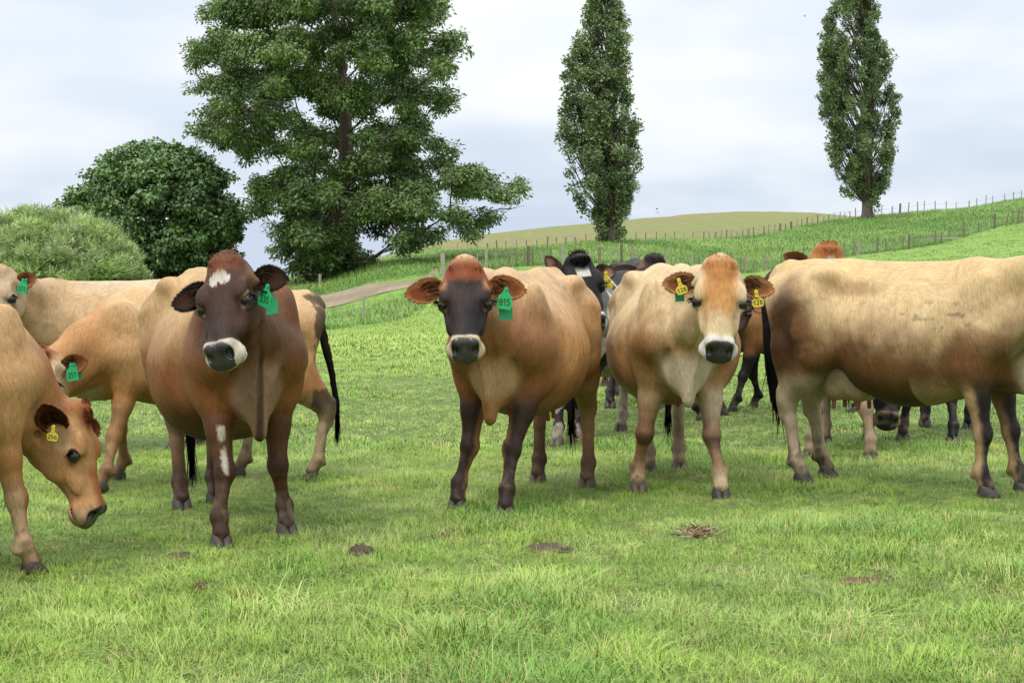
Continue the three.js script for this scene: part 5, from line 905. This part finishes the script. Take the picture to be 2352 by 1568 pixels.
// black and white cow with the yellow tag 268, between the two middle cows
{
  const bk = rgb(30, 27, 28), wh = rgb(232, 228, 218);
  makeCow({
    seed: 268, S: 0.99, cell: 0.016, label: 'black and white cow with yellow tag 268 looking over the back of the tan cow',
    feet: { FR: [1282, 1022], FL: [1332, 1018], HL: [1480, 14.9, 1], HR: [1430, 15.1, 1] }, poll: [1328, 600, 13.35], muzzle: [1382, 760, 13.05], face: [0.30, 0.95], headScale: 1.0, drop: 0.03,
    col: (x, y, z, n, m) => { const w = fbm(x * 2.6 + 11, y * 2.2, z * 2.6 + 4, 2), st = Math.sin((x * 0.9 + y * 0.75 + 0.25 * n) * 26); let k = sst(0.50, 0.515, w); if (z < 0 && y > 0.8) k = Math.max(k * 0.3, sst(0.45, 0.6, st) * sst(0.35, 0.3, Math.abs(x - 0.25))); k = Math.max(k, sst(0.60, 0.57, y + 0.1 * (n - 0.5))); const leg = sst(0.62, 0.55, y); let c = mixc(bk, wh, k); c = mixc(c, mixc(rgb(190, 178, 164), bk, sst(0.58, 0.62, n)), leg); return c; },
    head: (s, t, w, n, m, ws) => { let c = bk; c = mixc(c, wh, sst(0.055, 0.045, w + 0.012 * (n - 0.5)) * sst(0.155, 0.145, s + 0.02 * (n - 0.5)) * sst(0.03, 0.04, s)); return mixc(c, wh, sst(0.42, 0.43, s)); },
    earIn: rgb(150, 112, 98), earEdge: rgb(74, 56, 46), earOut: rgb(48, 38, 34),
    ears: { R: { out: [-1.5, 0.1, 0.55], n: [0.0, 0.9, 0.5], len: 0.19, wid: 0.10 }, L: { out: [0.1, -0.15], n: [0.05, 1, 0.2], len: 0.15, wid: 0.13 } },
    tags: { L: [{ kind: 'yellow', text: '268', at: [0.36, -0.2], face: [0.1, 1], roll: 0.1, out: 0.055, s: 1.15 }, { kind: 'yellow', text: '', at: [0.6, -0.3], face: [0.5, 1], roll: 0.1, out: 0 }] },
    tuft: { c: bk, len: 0.06, w: 0.07, n: 1200 }, hoofPale: [0, 1],
  });
}
// farther animals of the herd
function plainCow(o, c0, c1, hc, leg) {
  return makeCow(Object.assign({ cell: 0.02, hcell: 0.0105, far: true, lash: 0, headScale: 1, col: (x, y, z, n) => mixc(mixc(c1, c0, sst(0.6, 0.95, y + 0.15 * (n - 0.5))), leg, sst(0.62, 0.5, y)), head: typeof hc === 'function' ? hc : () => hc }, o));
}
const dkb = rgb(46, 36, 34), choc = rgb(74, 54, 46);
plainCow({ seed: 91, label: 'black-brown cow with orange streak on its poll, above the cream cow', feet: { FR: [1402, 936], FL: [1512, 938], HR: [1420, 19.2, 1], HL: [1500, 19.2, 1] }, poll: [1503, 601, 17.3], muzzle: [1508, 720, 16.8], face: [0.1, 1], S: 1.1, earIn: rgb(60, 44, 38), earEdge: rgb(52, 42, 38), earOut: rgb(40, 32, 30), ears: { R: { out: [0.0, -0.1], len: 0.2, wid: 0.14 }, L: { out: [0.15, -0.1] } }, tuft: { c: rgb(38, 30, 28), len: 0.05, w: 0.08, n: 500 } }, rgb(56, 44, 40), dkb, (s, t, w) => mixc(dkb, rgb(170, 108, 66), sst(0.075, 0.095, w) * sst(0.12, 0.05, s) * 0.8), rgb(36, 30, 30));
plainCow({ seed: 92, label: 'chocolate brown cow peering out right beside the black and white cow', feet: { FR: [1391, 886], FL: [1428, 893], HR: [1480, 22, 1], HL: [1525, 21.8, 1] }, poll: [1432, 652, 20.3], muzzle: [1420, 750, 19.9], face: [-0.25, 1], S: 0.98, earIn: rgb(130, 90, 60), earEdge: rgb(110, 78, 56), earOut: rgb(70, 50, 42), ear: { len: 0.2, wid: 0.13 }, tuft: { c: rgb(50, 38, 34), len: 0.05, w: 0.08, n: 400 } }, rgb(110, 70, 46), rgb(90, 56, 38), (s, t, w) => mixc(choc, rgb(150, 110, 76), sst(0.08, 0.11, w) * sst(0.16, 0.1, s)), rgb(130, 72, 42));
plainCow({ seed: 93, S: 0.93, label: 'mid brown cow with black legs seen between the cream cow and the large right one', feet: { FL: [1690, 946], FR: [1738, 937], HL: [1975, 17.0, 1], HR: [1990, 17.6, 1] }, poll: [1618, 660, 17.0], muzzle: [1600, 770, 16.7], face: [-0.5, 0.8], mid: 0 }, rgb(178, 128, 82), rgb(160, 112, 72), rgb(150, 100, 64), rgb(38, 32, 32));
plainCow({ seed: 94, S: 1.0, label: 'orange-brown cow with a white patch on its forehead looking over the large right cow', feet: { FR: [1862, 1052], FL: [2000, 1058], HR: [1900, 14.0, 1], HL: [2000, 14.0, 1] }, poll: [1903, 577, 12.75], muzzle: [1905, 780, 12.5], face: [0.05, 1], ear: { len: 0.17, wid: 0.12 }, ears: { R: { out: [-0.35, -0.1], n: [0, 1, 0.5] }, L: { out: [0.05, -0.1] } }, earIn: rgb(80, 48, 32), earEdge: rgb(140, 86, 50), earOut: rgb(130, 80, 48), tuft: { c: rgb(186, 108, 58), len: 0.03, w: 0.055, n: 500, shift: -0.015 } }, rgb(200, 140, 84), rgb(180, 126, 76), (s, t, w, n, m, ws) => mixc(rgb(204, 142, 84), rgb(240, 232, 220), sst(0.030, 0.024, Math.abs(ws + 0.01)) * sst(0.03, 0.045, s)), rgb(176, 154, 124));
plainCow({ seed: 95, S: 1.0, label: 'black-faced cow grazing under the belly of the large right cow, pale ring on its muzzle', feet: { FR: [2075, 1012], FL: [2190, 1020], HR: [2130, 15.4, 1], HL: [2232, 15.2, 1] }, poll: [2042, 825, 13.85], muzzle: [2044, 992, 13.5], face: [0, 1], nose: rgb(26, 24, 25) }, rgb(90, 66, 50), rgb(60, 46, 38), (s, t, w) => mixc(rgb(40, 33, 33), rgb(170, 130, 100), sst(0.425, 0.435, s)), rgb(34, 29, 29));
plainCow({ seed: 96, S: 1.0, label: 'dark brown cow mostly hidden behind the cream cow, one ear and dark hooves showing', feet: { FR: [1606, 968], FL: [1655, 16.7, 1], HR: [1310, 16.1, 1], HL: [1330, 16.5, 1] }, poll: [1700, 668, 15.6], muzzle: [1668, 760, 15.3], face: [-0.3, 1], ears: { L: { out: [0.1, 0.1], n: [0.5, 0.8] } }, earIn: rgb(190, 130, 100), earEdge: rgb(110, 70, 54), earOut: rgb(80, 52, 44) }, rgb(92, 64, 50), rgb(70, 50, 42), rgb(84, 58, 48), rgb(40, 34, 33));
const bare = [];   // [x, z, radius] of trodden or dunged spots where grass stands thin
// ---------------------------------------------------------------- small things on the ground and in the air
{
  const R = rng(61), dungMat = new THREE.MeshStandardMaterial({ color: col(rgb(96, 78, 58)), bumpMap: soilTex, bumpScale: 0.02, roughness: 0.75 }), strawMat = new THREE.MeshStandardMaterial({ color: col(rgb(176, 142, 96)), roughness: 0.95, vertexColors: true }), earthMat = new THREE.MeshStandardMaterial({ color: col(rgb(122, 96, 70)), bumpMap: soilTex, bumpScale: 0.03, roughness: 1 });
  const pat = (name, X, Y, r, h, mat, label, cat) => {
    const p = gp(X, Y), g = new THREE.SphereGeometry(1, 22, 12), q = g.attributes.position;
    for (let i = 0; i < q.count; i++) { const x = q.getX(i), y = q.getY(i), z = q.getZ(i), k = 0.75 + 0.55 * vnoise(x * 2.2 + X, y * 2.2, z * 2.2 + Y) + 0.2 * vnoise(x * 7, y * 7 + X, z * 7); q.setXYZ(i, x * r * k, Math.max(0, y) * h * (0.6 + 0.8 * vnoise(x * 4 + Y, 1, z * 4)) + (y < 0 ? y * 0.02 : 0), z * r * 0.8 * k); }
    g.computeVertexNormals(); g.setAttribute('uv', new THREE.BufferAttribute(new Float32Array(q.count * 2).map((_, i) => i % 2 ? q.getZ(i >> 1) * 2 : q.getX(i >> 1) * 2), 2));
    const m = top(name, g, mat, label, cat); m.position.set(p.x, gy(p.x, p.z) + 0.006, p.z); bare.push([p.x, p.z, r * 0.85]); return m;
  };
  pat('dung_pat', 1255, 1268, 0.10, 0.022, dungMat, 'flat dark dung pat in the grass right of the middle cow', 'dung pat');
  pat('dung_pat', 828, 1275, 0.055, 0.04, dungMat, 'small dark brown clod in the grass between the two left front cows', 'clod');
  pat('earth_patch', 1990, 1340, 0.10, 0.012, earthMat, 'patch of bare brown earth in the grass at lower right', 'earth patch');
  pat('earth_patch', 1040, 1230, 0.06, 0.010, earthMat, 'patch of bare earth in the grass below the middle cow', 'earth patch');
  pat('earth_patch', 300, 1500, 0.07, 0.012, earthMat, 'patch of bare earth with dry stalks at lower left', 'earth patch');
  pat('earth_patch', 465, 1355, 0.035, 0.035, earthMat, 'small pale clod of earth in the grass at left', 'clod');
  pat('dung_pat', 415, 1283, 0.06, 0.02, dungMat, 'thin dark dung smear in front of the dark brown cow', 'dung pat');
  { const p = gp(1604, 1236), h = new Hair(); for (let i = 0; i < 420; i++) { const a = R() * 6.283, r = 0.09 * Math.sqrt(R()); h.strand(V(Math.cos(a) * r, 0.045 * (1 - r / 0.09) * R(), Math.sin(a) * r * 0.8), V(R() - 0.5, 0.25 * R(), R() - 0.5), 0.05 + 0.05 * R(), 0.0035, [0.44, 0.34, 0.21].map((v) => v * (0.6 + 0.8 * R())), [0.52, 0.43, 0.28], V(0, -0.2, 0), R, V(0, 1, 0)); } const m = top('dry_grass_clump', h.geometry(), hairMat, 'dry straw-coloured grass clump below the cream cow', 'grass clump'); m.position.set(p.x, gy(p.x, p.z), p.z); bare.push([p.x, p.z, 0.08]); }
  // birds far off over the hill
  const bird = (X, Y, D, s, lab, ro) => { const b = thing('bird', lab, 'bird'); b.position.copy(wp(X, Y, D)); b.rotation.y = ro; const bm = new THREE.MeshStandardMaterial({ color: 0x2b2b2e, roughness: 0.8 }); const body = new THREE.SphereGeometry(0.5, 10, 8); body.scale(0.34, 0.13, 0.13); part('body', body, bm, b); for (const e of [-1, 1]) { const w = new THREE.Shape(); w.moveTo(-0.1, 0); w.quadraticCurveTo(0.02, 0.28, -0.06, 0.46); w.quadraticCurveTo(0.14, 0.24, 0.1, 0); w.closePath(); const g = new THREE.ExtrudeGeometry(w, { depth: 0.012, bevelEnabled: false }); g.rotateX(Math.PI / 2); if (e < 0) g.scale(1, 1, -1); const m = part('wing', g, bm, b); m.rotation.x = -e * 0.5; } b.scale.setScalar(s); };
  bird(1509, 480, 170, 0.55, 'upper of the two tiny dark birds flying just above the crop hill', 0.5);
  bird(1511, 488, 172, 0.6, 'lower of the two tiny dark birds flying just above the crop hill', 1.2);
  bird(1849, 37, 160, 0.5, 'tiny dark bird high in the sky left of the right poplar', 2.4);
}
// ---------------------------------------------------------------- grass: real blades near, tufts farther off
const grassMat = new THREE.MeshPhysicalMaterial({ vertexColors: true, roughness: 0.6, transmission: 0.25, thickness: 0, side: THREE.DoubleSide, specularIntensity: 0.6 });
function tuftGeo(R, n, rad, hmin, hmax, w, bend, segs = 3) {
  const P = [], N = [], C = [], I = [];
  for (let k = 0; k < n; k++) {
    const a = R() * 6.283, r = rad * Math.sqrt(R()), az = R() * 6.283, lean = bend * (0.25 + R()), h = lerp(hmin, hmax, R()), x0 = Math.cos(a) * r, z0 = Math.sin(a) * r, sx = -Math.sin(az), sz = Math.cos(az), ww = w * (0.7 + 0.6 * R()), dry = R() < 0.07, f = 0.85 + 0.3 * R(), b = P.length / 3;
    for (let i = 0; i <= segs; i++) {
      const t = i / segs, q = h * lean * t * t, y = h * t * (1 - 0.35 * lean * t), x = x0 + Math.cos(az) * q, z = z0 + Math.sin(az) * q, hw = ww / 2 * (i === segs ? 0.08 : 1 - 0.45 * t);
      const tone = f * lerp(0.80, 1.12, t), c = dry ? [1.5 * tone, 1.05 * tone, 1.5 * tone] : [tone * (1 + 0.12 * t), tone, tone * (1 - 0.1 * t)];
      P.push(x - sx * hw, y - 0.012, z - sz * hw, x + sx * hw, y - 0.012, z + sz * hw); C.push(...c, ...c);
      const nx = -Math.cos(az) * 0.45, nz = -Math.sin(az) * 0.45, L = Math.hypot(nx, 0.9, nz); N.push(nx / L, 0.9 / L, nz / L, nx / L, 0.9 / L, nz / L);
      if (i) { const o = b + (i - 1) * 2; I.push(o, o + 1, o + 3, o, o + 3, o + 2); }
    }
  }
  const g = new THREE.BufferGeometry(); g.setAttribute('position', new THREE.BufferAttribute(new Float32Array(P), 3)); g.setAttribute('normal', new THREE.BufferAttribute(new Float32Array(N), 3)); g.setAttribute('color', new THREE.BufferAttribute(new Float32Array(C), 3)); g.setAttribute('uv', new THREE.BufferAttribute(new Float32Array(P.length / 3 * 2), 2)); g.setIndex(I); return g;
}
function sow(name, label, R, D0, D1, density, size, vars, colorAt, okAt, edge = 0.30, taper = 1) {
  const g = new THREE.Group(); g.name = numbered(name); tag(g, label, 'grass', null, 'stuff'); scene.add(g);
  const ms = vars.map(() => []), cs = vars.map(() => []), M = new THREE.Matrix4(), Q = new THREE.Quaternion(), E = new THREE.Euler();
  const n = Math.round(density * edge * (D1 * D1 - D0 * D0));
  for (let i = 0; i < n; i++) {
    const D = Math.sqrt(D0 * D0 + R() * (D1 * D1 - D0 * D0)), x = (R() * 2 - 1) * edge * D, z = -D; if (taper !== 1 && R() > Math.pow(D0 / D, taper)) continue;
    const k = okAt ? okAt(x, z) : 1; if (k <= 0 || R() > k) continue;
    const sc = size(x, z, R), v = Math.floor(R() * vars.length); Q.setFromEuler(E.set((R() - 0.5) * 0.3, R() * 6.283, (R() - 0.5) * 0.3));
    ms[v].push(M.clone().compose(V(x, gy(x, z), z), Q, V(sc, sc * (0.75 + 0.5 * R()), sc))); cs[v].push(colorAt(x, z, R));
  }
  vars.forEach((geo, i) => ms[i].length && copies('blades', geo, grassMat, ms[i], cs[i], g, 'stuff'));
  return ms.reduce((a, b) => a + b.length, 0);
}
function grassCol(x, z, R) {
  const D = -z, n = fbm(x * 0.7, z * 0.7, 3.3, 3), m = fbm(x * 2.6 + 5, z * 2.6, 8.1, 2);
  let c = mixc([0.262, 0.405, 0.070], [0.200, 0.345, 0.054], sst(0.4, 0.62, n)); c = mixc(c, [0.38, 0.50, 0.16], sst(0.45, 0.70, m) * 0.55); c = mixc(c, [0.125, 0.275, 0.040], sst(0.56, 0.72, fbm(x * 1.1 + 30, z * 1.1, 1.7, 3)) * 0.8);
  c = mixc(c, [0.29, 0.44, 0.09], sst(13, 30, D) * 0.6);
  const q = R(), f = (0.72 + 0.5 * R()) * (0.86 + 0.3 * vnoise(x * 7, z * 7, 2)); if (q < 0.035) c = [0.48, 0.44, 0.22]; else if (q < 0.06) c = [0.36, 0.28, 0.12];
  return c.map((v) => v * f * 1.12);
}
{
  const R = rng(77), low = [], mid = [], far = [];
  for (let i = 0; i < 5; i++) { low.push(tuftGeo(R, 26, 0.06, 0.022, 0.080, 0.0025, 0.9, 4)); if (i < 2) low.push(tuftGeo(R, 16, 0.07, 0.05, 0.10, 0.0026, 2.3, 4)); mid.push(tuftGeo(R, 16, 0.085, 0.035, 0.075, 0.0055, 1.1, 3)); far.push(tuftGeo(R, 14, 0.22, 0.03, 0.07, 0.016, 1.0, 2)); }
  const lush = (x, z) => 0.62 + 0.60 * sst(0.42, 0.74, fbm(x * 1.1 + 30, z * 1.1, 1.7, 3)) + 0.18 * sst(8.5, 6.3, -z) - 0.18 * sst(7.5, 9.5, -z), thin = (x, z) => { let k = 0.55 + 0.6 * sst(0.3, 0.5, fbm(x * 1.9, z * 1.9, 12.2, 3)); for (const b of bare) k *= sst(0.75, 1.25, Math.hypot(x - b[0], z - b[1]) / b[2]); return k; };
  const clumps = [[420, 1500], [1330, 1350], [1690, 1290], [1850, 1440], [2130, 1540], [2240, 1430], [620, 1420], [180, 1440], [1080, 1480], [1960, 1390], [2300, 1330], [860, 1500], [60, 1510], [1430, 1530]].map(([X, Y]) => { const p = gp(X, Y); return [p.x, p.z, 0.16 + 0.2 * R()]; });
  const clump = (x, z) => { let k = 0; for (const c of clumps) k = Math.max(k, 1 - Math.hypot(x - c[0], z - c[1]) / c[2]); return clamp(k); };
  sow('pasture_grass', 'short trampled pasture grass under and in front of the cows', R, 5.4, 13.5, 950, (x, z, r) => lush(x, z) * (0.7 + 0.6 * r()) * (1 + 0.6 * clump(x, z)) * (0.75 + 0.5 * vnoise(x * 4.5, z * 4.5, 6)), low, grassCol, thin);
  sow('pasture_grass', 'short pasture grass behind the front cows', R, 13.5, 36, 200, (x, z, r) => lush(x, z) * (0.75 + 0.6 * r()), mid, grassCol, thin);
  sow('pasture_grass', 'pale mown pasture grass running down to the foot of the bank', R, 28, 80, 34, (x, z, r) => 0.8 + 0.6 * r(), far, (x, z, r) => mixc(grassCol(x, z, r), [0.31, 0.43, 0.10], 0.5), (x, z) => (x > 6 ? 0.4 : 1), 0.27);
  // rank uncut grass of the bank and the hillside
  const tall = []; for (let i = 0; i < 5; i++) tall.push(tuftGeo(R, 30, 0.34, 0.10, 0.32, 0.014, 0.9, 3));
  const xOf = (x, z) => 1176 + F * x / -z;
  const trackD = pchip(TRK0.map((p) => p[0]), TRK0.map((p) => p[1])), trackE = pchip(TRK1.map((p) => p[0]), TRK1.map((p) => p[1]));
  const onTrack = (x, z) => { const X = xOf(x, z); return X < 1014 && -z > trackD(X) - 0.15 && -z < trackE(X) + 0.25; };
  const fenceD = pchip(FENCE_LINE.map((p) => p[0]), FENCE_LINE.map((p) => p[1])), cropD = pchip([880, 960, 1040, 1200, 1400, 1590, 1712, 1830, 1930, 1990, 2030, 2500], [168, 150, 143, 143, 143, 146, 149, 154, 160, 172, 190, 215]);
  const bank = (x, z) => { const X = xOf(x, z), D = -z; if (onTrack(x, z)) return 0; if (X < 1017) { if (D < 79 + 2 * vnoise(x * 0.5, z * 0.5, 2)) return 0; return D > 112 && X > 540 ? 0.12 : 1; } return D > fenceD(X) + 0.3 && D < cropD(X) + 1.5 ? 1 : 0; };
  sow('tall_grass', 'rank green uncut grass on the bank along the track and behind the post fence', R, 76, 200, 15, (x, z, r) => (0.65 + 0.9 * r()) * (xOf(x, z) < 1017 ? lerp(0.3, 1, sst(0.5, 6, Math.abs(-z - trackD(xOf(x, z))) - (-z > trackD(xOf(x, z)) ? 4 : 0))) : 1), tall, (x, z, r) => { const n = fbm(x * 0.22, z * 0.22, 2.8, 3), f = 0.75 + 0.45 * r(); return mixc(mixc([0.160, 0.320, 0.065], [0.235, 0.395, 0.10], sst(0.4, 0.62, n)), [0.32, 0.35, 0.16], r() < 0.06 ? 0.7 : 0).map((v) => v * f); }, bank, 0.275);
  sow('hill_grass', 'bright grazed grass of the paddock rising below the right fence', R, 78, 150, 5, (x, z, r) => 1.2 + 0.8 * r(), far, (x, z, r) => { const f = 0.8 + 0.4 * r(); return mixc([0.17, 0.31, 0.055], [0.25, 0.39, 0.095], clamp(fbm(x * 0.3, z * 0.3, 6, 3) * 2 - 0.5 + 0.3 * (r() - 0.5))).map((v) => v * f); }, (x, z) => { const X = xOf(x, z); return X > 1017 && -z < fenceD(X) ? (X > 1900 ? 1 : 0.4) : 0; }, 0.275);
}
renderer.render(scene, camera);
